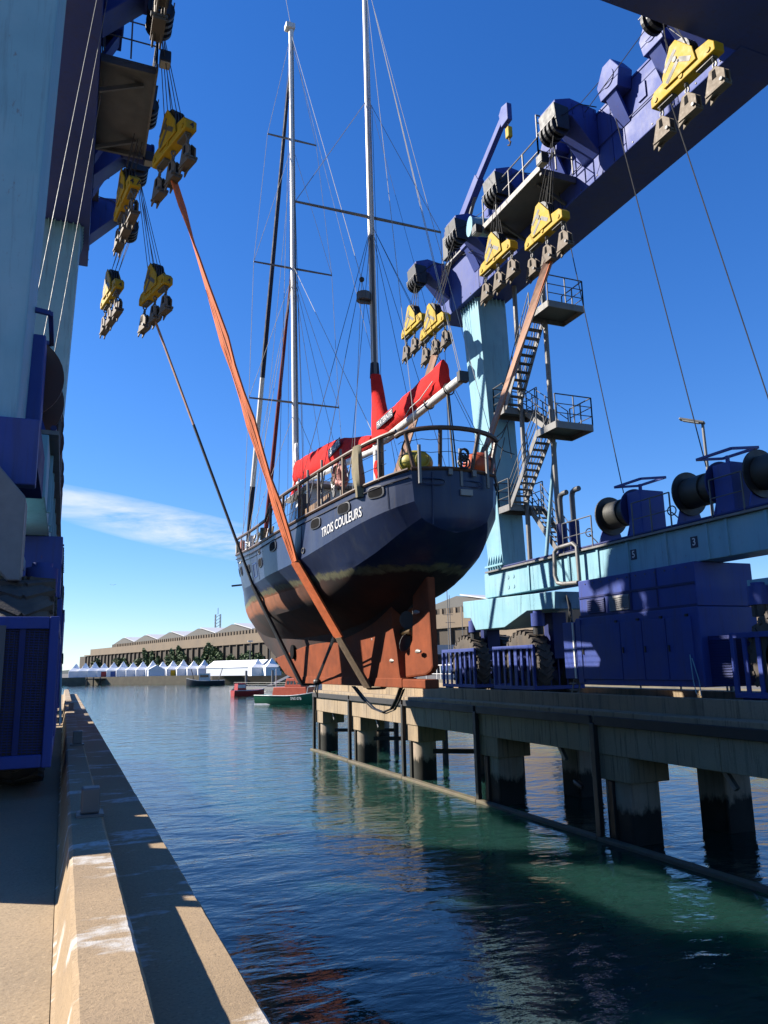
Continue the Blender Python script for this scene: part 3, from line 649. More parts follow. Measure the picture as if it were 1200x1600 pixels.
    if R:
        MB().tube([P(s, 0.2, 23.0, 9.05), P(s, 0.16, 23.0, 8.2), P(s, 0.18, 22.9, 7.93), P(s, 0.2, 22.6, 7.86), P(s, 0.2, 21.75, 7.82)], 0.075, 10).build('exhaust_pipe', 'galv', G, smooth=True)
        MB().tube([P(s, 0.2, 23.0, 9.05), P(s, 0.2, 22.8, 9.17), P(s, 0.2, 21.9, 9.2), P(s, 0.2, 21.68, 9.05), P(s, 0.2, 21.66, 7.87)], 0.07, 10).build('exhaust_pipe', 'galv', G, smooth=True)
        for yy, dd in ((24.0, 1.3), (23.3, 1.35)):
            e = MB().cyl(P(s, dd, yy, 8.95), P(s, dd, yy, 10.3), 0.20, 14).build('silencer', 'bluedark', G, smooth=True)
            MB().tube([P(s, dd, yy, 10.3), P(s, dd, yy, 11.25), P(s, dd, yy-0.06, 11.4), P(s, dd, yy-0.2, 11.45), P(s, dd, yy-0.45, 11.45)], 0.10, 10).build('stack_pipe', 'steelgrey', e, smooth=True)
            MB().box(P(s, dd-0.25, yy-0.25, 8.95), P(s, dd+0.25, yy+0.25, 9.15)).build('silencer_foot', 'black', e)
    # ---- winch drums on the sill beam
    for k, (yc) in enumerate((20.1, 16.5, 13.9)):
        d = 1.0; z = 9.98; r = 0.66; L = 0.62
        w = MB().cyl(P(s, d, yc-L, z), P(s, d, yc+L, z), r*0.62, 28).build('winch_drum', 'drumrope', G, smooth=True)
        MB().cyl(P(s, d, yc-0.1, z), P(s, d, yc+L-0.02, z), r*0.70, 28).build('wound_rope', 'drumrope', w, smooth=True)
        for yy, mm in ((yc+L, 'drumred' if not R else 'black'), (yc-L-0.05, 'drumred' if not R else 'bluedark')):
            MB().cyl(P(s, d, yy, z), P(s, d, yy+0.05, z), r*(1.0 if R else 1.12), 36).build('flange', mm, w)
        MB().box(P(s, 0.55, yc-L-0.75, 8.96), P(s, 1.5, yc-L-0.12, 10.45)).build('motor_housing', 'blue', w, bevel=0.03)
        MB().prism([P(s, 0.5, yc-L-0.06, 8.96), P(s, 0.5, yc-L-0.30, 8.96), P(s, 0.8, yc-L-0.18, 10.3)], (0.06*s, 0, 0)).build('bracket', 'blue', w)
        for yy in (yc-L-0.11, yc+L+0.06):
            MB().prism([P(s, 0.45, yy, 8.96), P(s, 1.5, yy, 8.96), P(s, 1.15, yy, 10.1), P(s, 0.85, yy, 10.1)], (0, 0.045, 0)).build('bearing_stand', 'blue', w)
        fr = MB()
        a, bq, zt = yc-L-0.9, yc-L+0.35, 10.75
        q = [P(s, 0.5, a, zt), P(s, 0.5, bq, zt), P(s, 1.5, bq, zt+0.12), P(s, 1.5, a, zt+0.12)]
        for i in range(4): fr.bar(q[i], q[(i+1) % 4], 0.07, 0.07)
        fr.bar(P(s, 1.0, (a+bq)/2, 10.4), P(s, 1.0, (a+bq)/2, zt), 0.08, 0.08)
        fr.build('rope_guide', 'blue', w)
    rail_run([P(s, 0.32, 22.6, 8.96), P(s, 0.32, 20.95, 8.96)], 1.05, 0.022, 'handrail', 'steelgrey', G, step=0.8)
    rail_run([P(s, 0.32, 18.9, 8.96), P(s, 0.32, 17.25, 8.96)], 1.05, 0.022, 'handrail', 'steelgrey', G, step=0.8)
    rail_run([P(s, 0.32, 15.7, 8.96), P(s, 0.32, 14.6, 8.96)], 1.05, 0.022, 'handrail', 'steelgrey', G, step=0.8)
    for y in (17.6, 21.6):
        MB().torus(P(s, 0.7, y, 9.55), (1, 0.3, 0), 0.14, 0.02).build('hand_wheel', 'black', G)
        MB().tube([P(s, 0.7, y, 9.5), P(s, 0.75, y-0.3, 9.2), P(s, 0.7, y-0.5, 9.05), P(s, 0.8, y-0.6, 9.0)], 0.02, 5).build('hose', 'rope', G)
    # ---- rope sheave heads on the top beam (where winch ropes turn over)
    for y in (15.2, 17.25, 20.6, 25.0, 27.1):
        h = MB().prism([P(s, -0.02, y-0.42, 23.2), P(s, -0.02, y+0.42, 23.2), P(s, -0.02, y+0.55, 23.8), P(s, -0.02, y+0.2, 24.35), P(s, -0.02, y-0.2, 24.35), P(s, -0.02, y-0.55, 23.8)], (-0.55*s, 0, 0)).build('sheave_box', 'blue', bo, bevel=0.02)
        MB().cyl(P(s, -0.1, y, 23.55), P(s, -0.45, y, 23.55), 0.36, 24).build('sheave', 'bronze', h)
        MB().cyl(P(s, -0.571, y, 23.75), P(s, -0.60, y, 23.75), 0.30, 24).build('cover', 'blue', h)
        MB().bar(P(s, 0.02, y, 22.2), P(s, -0.5, y, 23.3), 0.5, 0.1).build('strut', 'blue', h)
    # winch ropes rising from the drums to the beam
    for (y0, y1) in ((20.1, 20.6), (16.5, 17.25), (13.9, 15.2)):
        MB().tube([P(s, 0.9, y0-0.2, 10.6), P(s, -0.28, y1+0.3, 23.5)], 0.018 if R else 0.008, 5).build('winch_rope', 'rope' if R else 'galv', G)
    # ---- hoist arms
    for y in (13.9, 19.0, 22.9, 26.2, 30.2):
        a = MB().prism([P(s, -0.012, y-0.44, BZ0+0.8), P(s, -0.012, y-0.44, BZ1+0.15), P(s, -1.1, y-0.44, BZ1+0.30), P(s, -1.72, y-0.44, BZ1+0.08), P(s, -1.72, y-0.44, BZ1-0.35), P(s, -1.05, y-0.44, BZ1-0.38)], (0, 0.88, 0)).build('hoist_arm', 'blue', G, bevel=0.025)
        for q in (-0.1, -0.55, -1.0): MB().box(P(s, q, y-0.47, BZ1-0.30), P(s, q-0.03, y-0.441, BZ1+0.12)).build('stiffener', 'blue', a)
        MB().tube([P(s, -0.05, y-0.5, BZ1+0.2), P(s, -0.8, y-0.5, BZ1+0.1), P(s, -1.5, y-0.48, BZ1-0.5)], 0.02, 5).build('hose', 'rope', a)
        MB().prism([P(s, -1.78, y-0.45, BZ1-0.05), P(s, -1.2, y-0.45, BZ1-0.10), P(s, -1.22, y-0.45, BZ1-0.95), P(s, -1.70, y-0.45, BZ1-0.95)], (0, 0.9, 0)).build('sheave_cover', 'black', a)
        for k in range(4):
            yy = y-0.35+k*0.22
            MB().cyl(P(s, -1.48, yy, BZ1-0.75), P(s, -1.48, yy+0.1, BZ1-0.75), 0.36, 20).build('sheave', 'black', a)
        MB().tube([P(s, -1.80, y-0.5, BZ1-0.6), P(s, -1.80, y+0.5, BZ1-0.6)], 0.02, 5).build('tie_bar', 'galv', a)
    # ---- inspection platform beside the beam
    po = MB().box(P(s, -0.02, 19.9, 21.95), P(s, -1.5, 23.9, 22.05)).build('inspection_platform', 'steelgrey', G)
    MB().box(P(s, -1.501, 19.88, 21.93), P(s, -1.56, 23.92, 22.15)).build('edge_beam', 'galv', po)
    for y in (19.9, 23.8): MB().box(P(s, -0.03, y, 21.80), P(s, -1.49, y+0.1, 21.945)).build('cross_member', 'steelgrey', po)
    for y in (20.6, 23.2): MB().bar(P(s, -0.01, y, 21.4), P(s, -1.2, y, 21.93), 0.08, 0.12).build('brace', 'steelgrey', po)
    rail_run([P(s, -1.52, 19.95, 22.16), P(s, -1.52, 23.85, 22.16)], 1.1, 0.028, 'handrail', 'galv', po, step=0.95)
    rail_run([P(s, -1.52, 19.95, 22.16), P(s, -0.1, 19.95, 22.16)], 2.0, 0.028, 'handrail', 'galv', po, mids=(0.3, 0.6, 0.85), step=0.7)
    for y in (19.5, 24.1):
        f = MB().box(P(s, -1.55, y-0.18, 21.85), P(s, -1.85, y+0.18, 22.2)).build('floodlight', 'black', po, bevel=0.03)
        MB().box(P(s, -1.57, y-0.15, 21.835), P(s, -1.83, y+0.15, 21.849)).build('lamp_glass', 'lens', f)
    mt = MB().cyl(P(s, -0.9, 24.3, 22.4), P(s, -1.75, 24.5, 22.4), 0.36, 24).build('cable_drum', 'cyan' if R else 'bluedark', G, smooth=True)
    MB().cyl(P(s, -1.751, 24.5, 22.4), P(s, -1.80, 24.51, 22.4), 0.40, 24).build('drum_plate', 'cyan' if R else 'bluedark', mt)
    # walkway rail on top of the beam
    rail_run([P(s, 0.15, 25.2, BZ1), P(s, 0.15, 30.6, BZ1)], 1.0, 0.022, 'handrail', 'galv', bo, step=1.3)
    MB().box(P(s, -0.25, 25.3, BZ1-0.02), P(s, 0.2, 30.6, BZ1+0.06)).build('gutter', 'galv', bo)
side(1); side(-1)

# left-hand light grey casing and blue bracket beside the near leg
lc = MB().prism([(-0.56, 10.3, 7.35), (-0.56, 10.3, 6.3), (-0.70, 10.3, 6.3), (-1.6, 10.3, 7.4), (-1.6, 10.3, 8.0), (-0.9, 10.3, 7.75)], (0, 0.6, 0)).build('motor_casing', 'galv', G, bevel=0.02)
MB().box((-1.5, 10.75, 7.6), (-0.48, 11.0, 8.5)).build('winch_bracket', 'blue', G, bevel=0.02)
MB().prism([(-0.48, 11.002, 7.9), (-0.48, 11.002, 8.5), (-0.42, 11.6, 8.2), (-0.42, 11.6, 7.6)], (-0.9, 0, 0)).build('winch_bracket', 'bluedark', G)

# unseen boxes and bars added beside the left bogie, shaped to shade the kerb
MB().box((-3.3, 6.9, 4.2), (-1.25, 9.4, 5.42)).build('shade_box', 'blue', G, bevel=0.03)
lf = MB()
for y in (6.3, 6.55, 6.85): lf.bar((-1.4, y, 3.9), (-1.4, y, 7.4), 0.09)
for z in (4.6, 5.2, 5.8, 6.4): lf.bar((-1.4, 6.3, z), (-1.4, 6.85, z+0.12), 0.06)
lf.box((-1.6, 6.2, 5.4), (-1.3, 6.88, 5.48))
lf.build('shade_bars', 'blue', G)
MB().box((-3.0, 7.3, 5.421), (-1.6, 8.0, 6.6)).build('shade_box_top', 'blue', G, bevel=0.05)
MB().box((-2.6, 8.7, 5.421), (-1.5, 9.35, 6.4)).build('shade_box_top', 'bluedark', G, bevel=0.05)

# stair tower at the far right leg
T = 1
stairs = MB()
xi0, xi1, xo0, xo1 = 16.5, 17.15, 17.35, 18.0
def landing(x0, x1, y0, y1, z, rails):
    o = MB().box((x0, y0, z-0.06), (x1, y1, z)).build('landing', 'steelgrey', G)
    for a, b in (((x0, y0), (x1, y0)), ((x0, y1), (x1, y1)), ((x0, y0), (x0, y1)), ((x1, y0), (x1, y1))):
        MB().bar((*a, z-0.1), (*b, z-0.1), 0.05, 0.26).build('edge_plate', 'galv', o)
    for r in rails: rail_run([(*p, z) for p in r], 1.1, 0.024, 'handrail', 'steelgrey', o, mids=(0.33, 0.66), step=0.75)
    return o
def flight(x0, x1, ya, za, yb, zb):
    """stringers, treads and handrails from (ya, za) to (yb, zb)"""
    o = MB().bar((x0, ya, za-0.05), (x0, yb, zb-0.05), 0.04, 0.22).bar((x1, ya, za-0.05), (x1, yb, zb-0.05), 0.04, 0.22).build('stair_flight', 'galv', G)
    n = 11
    for k in range(n):
        t = (k+0.5)/n; y = ya+(yb-ya)*t; z = za+(zb-za)*t
        MB().box((x0+0.025, y-0.12, z-0.03), (x1-0.025, y+0.12, z)).build('tread', 'steelgrey', o)
    h = MB()
    for x in (x0, x1):
        for q in (1.0, 0.66, 0.33): h.tube([(x, ya, za+q), (x, yb, zb+q)], 0.02, 5)
        for k in range(4):
            t = k/3; p = (x, ya+(yb-ya)*t, za+(zb-za)*t); h.bar(p, (p[0], p[1], p[2]+1.0), 0.035, 0.035)
    h.build('handrail', 'steelgrey', o)
    return o
Z5, Z4, Z3, Z2, Z1 = 18.8, 15.65, 13.95, 11.5, 9.0
LX0, LX1, RY0, RY1, FY0, FY1 = 16.45, 18.1, 22.85, 24.2, 26.4, 27.22
landing(LX0, LX1, RY0, RY1, Z5, [[(LX1, RY1), (LX1, RY0), (LX0, RY0)]])
flight(xi0, xi1, RY1, Z5, FY0, Z4)
landing(LX0, LX1, FY0, FY1, Z4, [[(LX1, FY0), (LX1, FY1), (LX0, FY1), (LX0, FY0)]])
flight(xo0, xo1, FY0, Z4, RY1, Z3)
landing(LX0, LX1, RY0, RY1, Z3, [[(LX1, RY1), (LX1, RY0), (LX0, RY0)]])
flight(xi0, xi1, RY1, Z3, FY0, Z2)
landing(LX0, LX1, FY0, FY1, Z2, [[(LX1, FY0), (LX1, FY1), (LX0, FY1), (LX0, FY0)]])
flight(xo0, xo1, FY0, Z2, RY1, Z1)
for x, y in ((17.25, RY1+0.05), (17.25, FY0-0.05)):
    MB().cyl((x, y, 8.9), (x, y, BZ0-0.02), 0.10, 10).build('tower_post', 'galv', G)
MB().tube([(17.2, 25.2, 8.95), (17.3, 24.2, 13.6)], 0.075, 8).build('tower_brace', 'cyan', G)

# small jib crane on top of the right beam
jb = MB().cyl((16.6, 30.2, BZ1), (16.6, 30.2, 25.2), 0.34, 18).build('jib_crane', 'bluedark', G, smooth=True)
MB().box((16.2, 29.6, 25.2), (17.0, 30.7, 26.1)).build('slew_head', 'bluedark', jb, bevel=0.04)
MB().box((16.0, 30.0, 24.4), (16.25, 30.5, 25.6)).build('valve_block', 'black', jb, bevel=0.02)
MB().bar((16.6, 30.4, 25.5), (16.55, 27.6, 27.2), 0.34, 0.5).build('jib_boom', 'blue', jb, bevel=0.02)
MB().bar((16.55, 28.6, 26.65), (16.5, 25.1, 28.6), 0.24, 0.34).build('jib_extension', 'blue', jb, bevel=0.02)
MB().prism([(16.38, 25.3, 28.1), (16.38, 24.75, 28.15), (16.38, 24.75, 28.95), (16.38, 25.2, 29.05), (16.38, 25.45, 28.8)], (0.24, 0, 0)).build('jib_head', 'blue', jb, bevel=0.02)
MB().tube([(16.65, 29.9, 24.6), (16.6, 28.2, 26.6)], 0.09, 10).build('lift_cylinder', 'steelgrey', jb)
hb = MB().box((16.40, 24.78, 27.35), (16.62, 25.05, 27.85)).build('hook_block', 'yellow', jb, bevel=0.04)
MB().tube([(16.5, 24.9, 27.36), (16.5, 24.9, 27.2), (16.5, 24.80, 27.08), (16.5, 24.9, 26.98), (16.5, 25.02, 27.06)], 0.035, 8).build('hook', 'bronze', hb)
MB().tube([(16.5, 24.9, 27.84), (16.5, 24.95, 28.3)], 0.015, 5).build('hook_rope', 'rope', hb)
for a, b in (((16.3, 29.9, 24.3), (15.3, 26.4, 22.6)), ((16.0, 29.6, 25.4), (15.5, 24.4, 23.8)), ((16.1, 29.5, 24.4), (15.6, 20.0, 24.2)), ((15.6, 24.0, 24.1), (15.35, 17.3, 24.0)), ((15.4, 18.7, 23.5), (15.0, 14.0, 23.8))):
    MB().tube([a, b], 0.014, 5).build('stay_rope', 'rope', G)

# ================================================================== HOIST BLOCKS hanging on their ropes
PLATE = None
def shackle_plate(c, parent, tilt=0.0):
    """chain links and a pair of grey cheek plates below point c"""
    x, y, z = c
    ch = MB()
    for k in range(3): ch.torus((x, y, z-0.08-k*0.15), (1, 0, 0) if k % 2 else (0, 1, 0), 0.075, 0.028, 10, 5, 0.8)
    o = ch.build('shackle', 'steelgrey', parent)
    zz = z-0.42
    pl = [(-0.13, 0.05), (0.10, 0.05), (0.34, -0.20), (0.34, -0.52), (0.02, -0.58), (-0.34, -0.74), (-0.30, -0.45)]
    for dx in (-0.10, 0.06):
        MB().prism([(x+dx+tilt*(-q[1])*0.0, y-q[0], zz+q[1]) for q in pl], (0.045, 0, 0)).build('cheek_plate', 'plate', o, bevel=0.01)
    MB().box((x-0.13, y-0.33, zz-0.60), (x+0.13, y+0.30, zz-0.54)).build('sling_pin', 'plate', o)
    MB().cyl((x-0.17, y-0.26, zz-0.46), (x+0.17, y-0.26, zz-0.46), 0.05, 10).build('bolt', 'steelgrey', o)
    MB().prism([(x-0.103, y-0.07, zz-0.02), (x-0.103, y+0.03, zz-0.02), (x-0.103, y+0.05, zz-0.26), (x-0.103, y-0.09, zz-0.26)], (-0.004, 0, 0)).build('slot', 'hole', o)
    return o
def hoist_block(label, x, y, z, top, text=None, lean=0.0, plates=(True, True, True), s=1):
    """yellow lifting block: z = underside of its beam; ropes run to 'top'"""
    t = thing('hoist_block', label, 'hoist block', (x, y, z), 'yellow hoist blocks')
    L = 1.15; h = 0.42; w = 0.17
    body = MB()
    prof = [(-L, 0.0), (L, 0.0), (L, 0.26), (L*0.86, h), (L*0.52, h+0.05), (-L*0.52, h+0.05), (-L*0.86, h), (-L, 0.26)]
    body.prism([(x-w, y+a, z+b) for a, b in prof], (2*w, 0, 0)); bo = body.build('lifting_beam', 'yellow', t, bevel=0.025)
    for a in (-L*0.62, L*0.62): MB().box((x-0.09, y+a-0.28, z-0.07), (x+0.09, y+a+0.28, z-0.001)).build('lug_plate', 'yellowstripe', bo)
    for a in (-0.95, 0, 0.95): MB().cyl((x-w-0.03, y+a, z+0.14), (x+w+0.03, y+a, z+0.14), 0.07, 12).build('pin', 'yellow', bo)
    ck = [(-0.58, 0.18), (0.58, 0.18), (0.60, 0.52), (0.24, 1.22), (0.02, 1.26), (-0.5, 0.62)]
    for k, dx in enumerate((-w-0.055, w+0.01)):
        c = MB().prism([(x+dx, y+a, z+b) for a, b in ck], (0.045, 0, 0)).build('cheek', 'yellow', t, bevel=0.012)
        f = x+dx-0.004 if k == 0 else x+dx+0.049
        for a, b in (((0.45, 0.25), (-0.02, 0.62)), ((0.50, 0.62), (0.05, 0.98)), ((-0.02, 0.62), (-0.42, 0.32))):
            MB().bar((f, y+a[0], z+a[1]), (f, y+b[0], z+b[1]), 0.006, 0.13, (0, 0.6, 1)).build('chevron', 'yellowstripe', c)
        MB().cyl((f-0.02, y+0.1, z+0.72), (f+0.02, y+0.1, z+0.72), 0.08, 14).build('axle_boss', 'yellowstripe', c)
    for k in range(4):
        yy = 0
        MB().cyl((x-w+0.02+k*0.085, y+0.08, z+0.80), (x-w+0.07+k*0.085, y+0.08, z+0.80), 0.46, 22).build('sheave', 'black', t)
    if text:
        lettering('block_number', text, 0.26, (x+0.02, y-L-0.006, z+0.13), (1, 0, 0), (0, 0, 1), 'black', bo)
    for a, on in zip((-0.95, 0.0, 0.95), plates):
        if on: shackle_plate((x, y+a, z-0.02), t)
    tx, ty, tz = top
    dx0, dy0 = tx-x, ty-y; tx, ty = x+dx0*math.cos(lean)+dy0*math.sin(lean), y-dx0*math.sin(lean)+dy0*math.cos(lean)
    for k in range(6):
        a = -0.4+k*0.16
        MB().tube([(x-0.16+k*0.064, y+0.08+(0.36 if k % 2 else -0.36), z+0.9), (tx-0.22+k*0.088, ty+a*0.8, tz)], 0.013, 5).build('hoist_rope', 'rope', t)
    t.rotation_euler = (0, 0, lean)
    return t
AR, AL = 17.4-0.0, -1.48
def TR(y): return (15.9-1.48, y, BZ1-0.75)
def TL(y): return (1.48, y, BZ1-0.75)
hoist_block('yellow hoist block nearest the camera on the right, three empty grey shackle plates', 14.45, 13.3, 20.2, TR(13.9))
hoist_block('yellow hoist block holding the pale sling at the right of the stern', 14.75, 20.3, 19.75, TR(19.0))
hoist_block('unloaded yellow hoist block under the right beam beside the blue cable drum', 14.35, 22.9, 20.0, TR(22.9))
hoist_block('yellow hoist block on the right beam, holding the pale forward sling', 13.75, 27.2, 19.0, TR(26.2))
hoist_block('unloaded yellow hoist block at the far end of the right beam', 14.2, 30.2, 20.4, TR(30.2), plates=(True, True, True))
hoist_block('yellow hoist block marked 4 on the left, holding the orange sling', 2.12, 20.5, 19.95, TL(19.0), '4', 0.3)
hoist_block('unloaded yellow hoist block marked 4 A close against the left beam', 1.05, 23.6, 19.85, TL(22.9), '4 A', 0.15)
hoist_block('yellow hoist block holding the dark forward sling on the left', 2.35, 27.2, 18.65, TL(26.2), '4', 0.3)
hoist_block('unloaded yellow hoist block at the far end of the left beam', 0.95, 30.0, 19.6, TL(30.2), '4', 0.2)
hoist_block('hoist block at the top left edge with only its shackle plate in view', 1.08, 13.4, 19.25, TL(13.9))

# ================================================================== KETCH hanging in the slings
XC = 8.15
K = thing('ketch_sailboat', 'dark blue two-masted steel ketch hanging in slings, stern to the camera', 'sailboat', (XC, 22, 4.65))
HY = [15.45, 16.0, 17.0, 18.5, 20.5, 23.0, 26.0, 29.5, 33.0, 36.0, 37.6, 38.4]
TBL = dict(
    rail =([1.08, 1.46, 1.83, 2.10, 2.30, 2.42, 2.32, 2.08, 1.50, 0.78, 0.30, 0.03], [9.55, 9.46, 9.36, 9.27, 9.22, 9.19, 9.28, 9.55, 9.98, 10.42, 10.66, 10.80]),
    knuck=([1.02, 1.42, 1.80, 2.10, 2.32, 2.36, 2.14, 1.80, 1.20, 0.55, 0.19, 0.025], [8.82, 8.70, 8.52, 8.28, 8.08, 8.05, 8.10, 8.25, 8.55, 8.95, 9.25, 9.75]),
    wl   =([0.85, 1.14, 1.44, 1.70, 1.86, 1.92, 1.78, 1.45, 0.92, 0.42, 0.13, 0.022], [8.45, 8.18, 7.80, 7.52, 7.46, 7.50, 7.58, 7.68, 7.78, 7.95, 8.35, 9.10]),
    bilge=([0.50, 0.66, 0.92, 1.28, 1.52, 1.60, 1.48, 1.16, 0.70, 0.27, 0.09, 0.02], [8.26, 7.95, 7.52, 7.12, 6.98, 6.95, 6.98, 7.05, 7.15, 7.52, 8.10, 8.90]),
    garb =([0.24, 0.28, 0.32, 0.36, 0.38, 0.40, 0.36, 0.30, 0.20, 0.12, 0.06, 0.018], [8.18, 7.82, 7.30, 6.78, 6.38, 6.22, 6.20, 6.28, 6.55, 7.28, 8.00, 8.85]),
    cent =([0.0]*12, [8.14, 7.76, 7.18, 6.50, 5.95, 5.62, 5.45, 5.20, 5.95, 7.12, 7.92, 8.78]))
ROWS = ['rail', 'knuck', 'wl', 'bilge', 'garb', 'cent']
def herm(xs, ys, x):
    xs = np.array(xs, float); ys = np.array(ys, float)
    x = min(max(x, xs[0]), xs[-1]); i = min(max(int(np.searchsorted(xs, x))-1, 0), len(xs)-2)
    h = xs[i+1]-xs[i]; t = (x-xs[i])/h; dl = np.diff(ys)/np.diff(xs)
    def sl(k):
        if k == 0: return dl[0]
        if k == len(xs)-1: return dl[-1]
        if dl[k-1]*dl[k] <= 0: return 0.0
        return 2*dl[k-1]*dl[k]/(dl[k-1]+dl[k])
    return float((2*t**3-3*t*t+1)*ys[i]+(t**3-2*t*t+t)*h*sl(i)+(-2*t**3+3*t*t)*ys[i+1]+(t**3-t*t)*h*sl(i+1))
def hp(y, row): return herm(HY, TBL[row][0], y), herm(HY, TBL[row][1], y)
def section(y):
    """half section from the rail down: list of (half breadth, z)"""
    c = [hp(y, r) for r in ROWS]; out = []
    for k in range(len(c)-1):
        (b0, z0), (b1, z1) = c[k], c[k+1]
        for q in (0, 0.34, 0.67):
            b = b0+(b1-b0)*q; z = z0+(z1-z0)*q
            if k >= 2: b += 0.05*math.sin(PI*q)*min(1, b0)
            out.append((b, z))
    out.append(c[-1]); return out
ys = sorted(set(list(np.linspace(15.45, 38.4, 64))+[15.6, 15.8, 37.9, 38.2]))
rings = []
for y in ys:
    s = section(y); rings.append([(XC-b, y, z) for b, z in s]+[(XC+b, y, z) for b, z in s[-2::-1]])
h = MB().loft(rings, False, False)
# transom: slightly bowed panel closing the stern
s0 = section(15.45); n0 = len(s0); tr = []
for i, (b, z) in enumerate(s0):
    tr.append([(XC-b+2*b*k/8, 15.45-0.20*math.sin(PI*k/8)*min(1, b/1.0), z+0.03*math.sin(PI*k/8)) for k in range(9)])
h.loft(tr, False, False)
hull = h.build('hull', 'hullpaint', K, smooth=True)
# weld so the chine shades cleanly
bm = bmesh.new(); bm.from_mesh(hull.data); bmesh.ops.remove_doubles(bm, verts=bm.verts, dist=0.002); bmesh.ops.recalc_face_normals(bm, faces=bm.faces); bm.to_mesh(hull.data); bm.free()
hull.data.polygons.foreach_set('use_smooth', [True]*len(hull.data.polygons)); hull.data.set_sharp_from_angle(angle=math.radians(16))
def hull_pt(y, t, out=0.0, port=True):
    """point on the topside panel: t = 0 at the rail, 1 at the knuckle; out = metres proud of the plating"""
    (b0, z0), (b1, z1) = hp(y, 'rail'), hp(y, 'knuck'); b = b0+(b1-b0)*t; z = z0+(z1-z0)*t
    (c0, _), (c1, _) = hp(y+0.1, 'rail'), hp(y+0.1, 'knuck'); slope = ((c0+(c1-c0)*t)-b)/0.1
    nx = Vector((-1, slope, 0)).normalized()*out
    x = XC-b
    p = Vector((x, y, z))+Vector((nx.x, -nx.y*-1, 0))
    if not port: p.x = 2*XC-p.x
    return p
def hull_uv(y, z, out=0.004, port=True):
    z0 = hp(y, 'rail')[1]; z1 = hp(y, 'knuck')[1]
    return hull_pt(y, (z0-z)/(z0-z1), out, port)
# deck
dk = MB(); rl = [[(XC-hp(y, 'rail')[0]+0.02, y, hp(y, 'rail')[1]-0.30), (XC+hp(y, 'rail')[0]-0.02, y, hp(y, 'rail')[1]-0.30)] for y in ys]
dk.loft(rl, False, False); dk.build('deck', 'woodlight', K)
# rubbing strake along the knuckle and cap rail on the bulwark
def along(row, off, z, y0, y1, n=40, port=True):
    o = []
    for y in np.linspace(y0, y1, n):
        b, zz = hp(y, row); o.append((XC+(-1 if port else 1)*(b+off), y, zz+z))
    return o
for port in (True, False):
    MB().tube(along('rail', 0.01, 0.02, 15.5, 38.3, 60, port), 0.045, 6).build('cap_rail', 'wood', K, smooth=True)
    MB().tube(along('rail', 0.015, -0.16, 15.5, 37.8, 60, port), 0.018, 5).build('sheer_strake', 'navycloth', K)
MB().tube([(XC-1.08+2.16*k/8, 15.45-0.20*math.sin(PI*k/8), 9.57+0.03*math.sin(PI*k/8)) for k in range(9)], 0.05, 6).build('cap_rail', 'wood', K, smooth=True)
# name on the quarter and port holes
v, f = text_verts('TROIS COULEURS', 0.36)
wv = max(p[0] for p in v)-min(p[0] for p in v)
MB().add([hull_uv(17.80-p[0]*1.95/wv, 8.69+0.115*p[0]*1.95/wv+p[1]*0.95, 0.02) for p in v], f).build('name_lettering', 'white', K)
def porthole(y, z, a, b, port=True, m='hole'):
    pts = []; inner = []
    for k in range(20):
        t = 2*PI*k/20; e = 0.62
        u = a*math.copysign(abs(math.cos(t))**e, math.cos(t)); w = b*math.copysign(abs(math.sin(t))**e, math.sin(t))
        pts.append(hull_uv(y+u*1.18, z+w*1.22, 0.030, port)); inner.append(hull_uv(y+u, z+w, 0.034, port))
    o = MB().loft([[hull_uv(y+0.0, z, 0.0, port)]*0+pts, inner], True, False)
    o.loft([[hull_uv(y+(a*1.18)*math.cos(0), z, 0, port)]*0+[p+Vector((0.035 if port else -0.035, 0, 0)) for p in pts], pts], True, False)
    fr = o.build('porthole', 'boatdark', K)
    MB().add([p+Vector((0.004 if port else -0.004, 0, 0)) for p in inner], [tuple(range(20))]).build('glass', m, fr)
for y, z, a, b in ((16.32, 9.18, 0.22, 0.12), (17.58, 9.02, 0.26, 0.12), (19.16, 8.91, 0.27, 0.12), (22.9, 8.85, 0.34, 0.13), (25.0, 8.62, 0.30, 0.13), (27.7, 8.74, 0.30, 0.13), (30.0, 8.95, 0.3, 0.14), (32.2, 9.15, 0.28, 0.13)):
    porthole(y, z, a, b); porthole(y, z, a, b, False)
# plating weld seams, overboard outlets, a painted square
for y in (16.0, 20.2, 25.6):
    MB().tube([hull_uv(y, hp(y, 'rail')[1]-0.2, 0.002), hull_uv(y, hp(y, 'knuck')[1]+0.02, 0.002)], 0.008, 4).build('weld_seam', 'hullpaint', K)
sq = MB(); q = [hull_uv(26.6, 8.75, 0.005), hull_uv(25.9, 8.75, 0.005), hull_uv(25.9, 8.30, 0.005), hull_uv(26.6, 8.30, 0.005)]
for i in range(4): sq.bar(q[i], q[(i+1) % 4], 0.02, 0.02)
sq.build('painted_square', 'bluebin', K)
for y in (25.0, 20.0): MB().torus(hull_uv(y, 8.98 if y > 21 else 8.3, 0.01), (1, 0, 0), 0.07, 0.02, 12, 5, 1.6).build('fairlead', 'steelgrey', K)
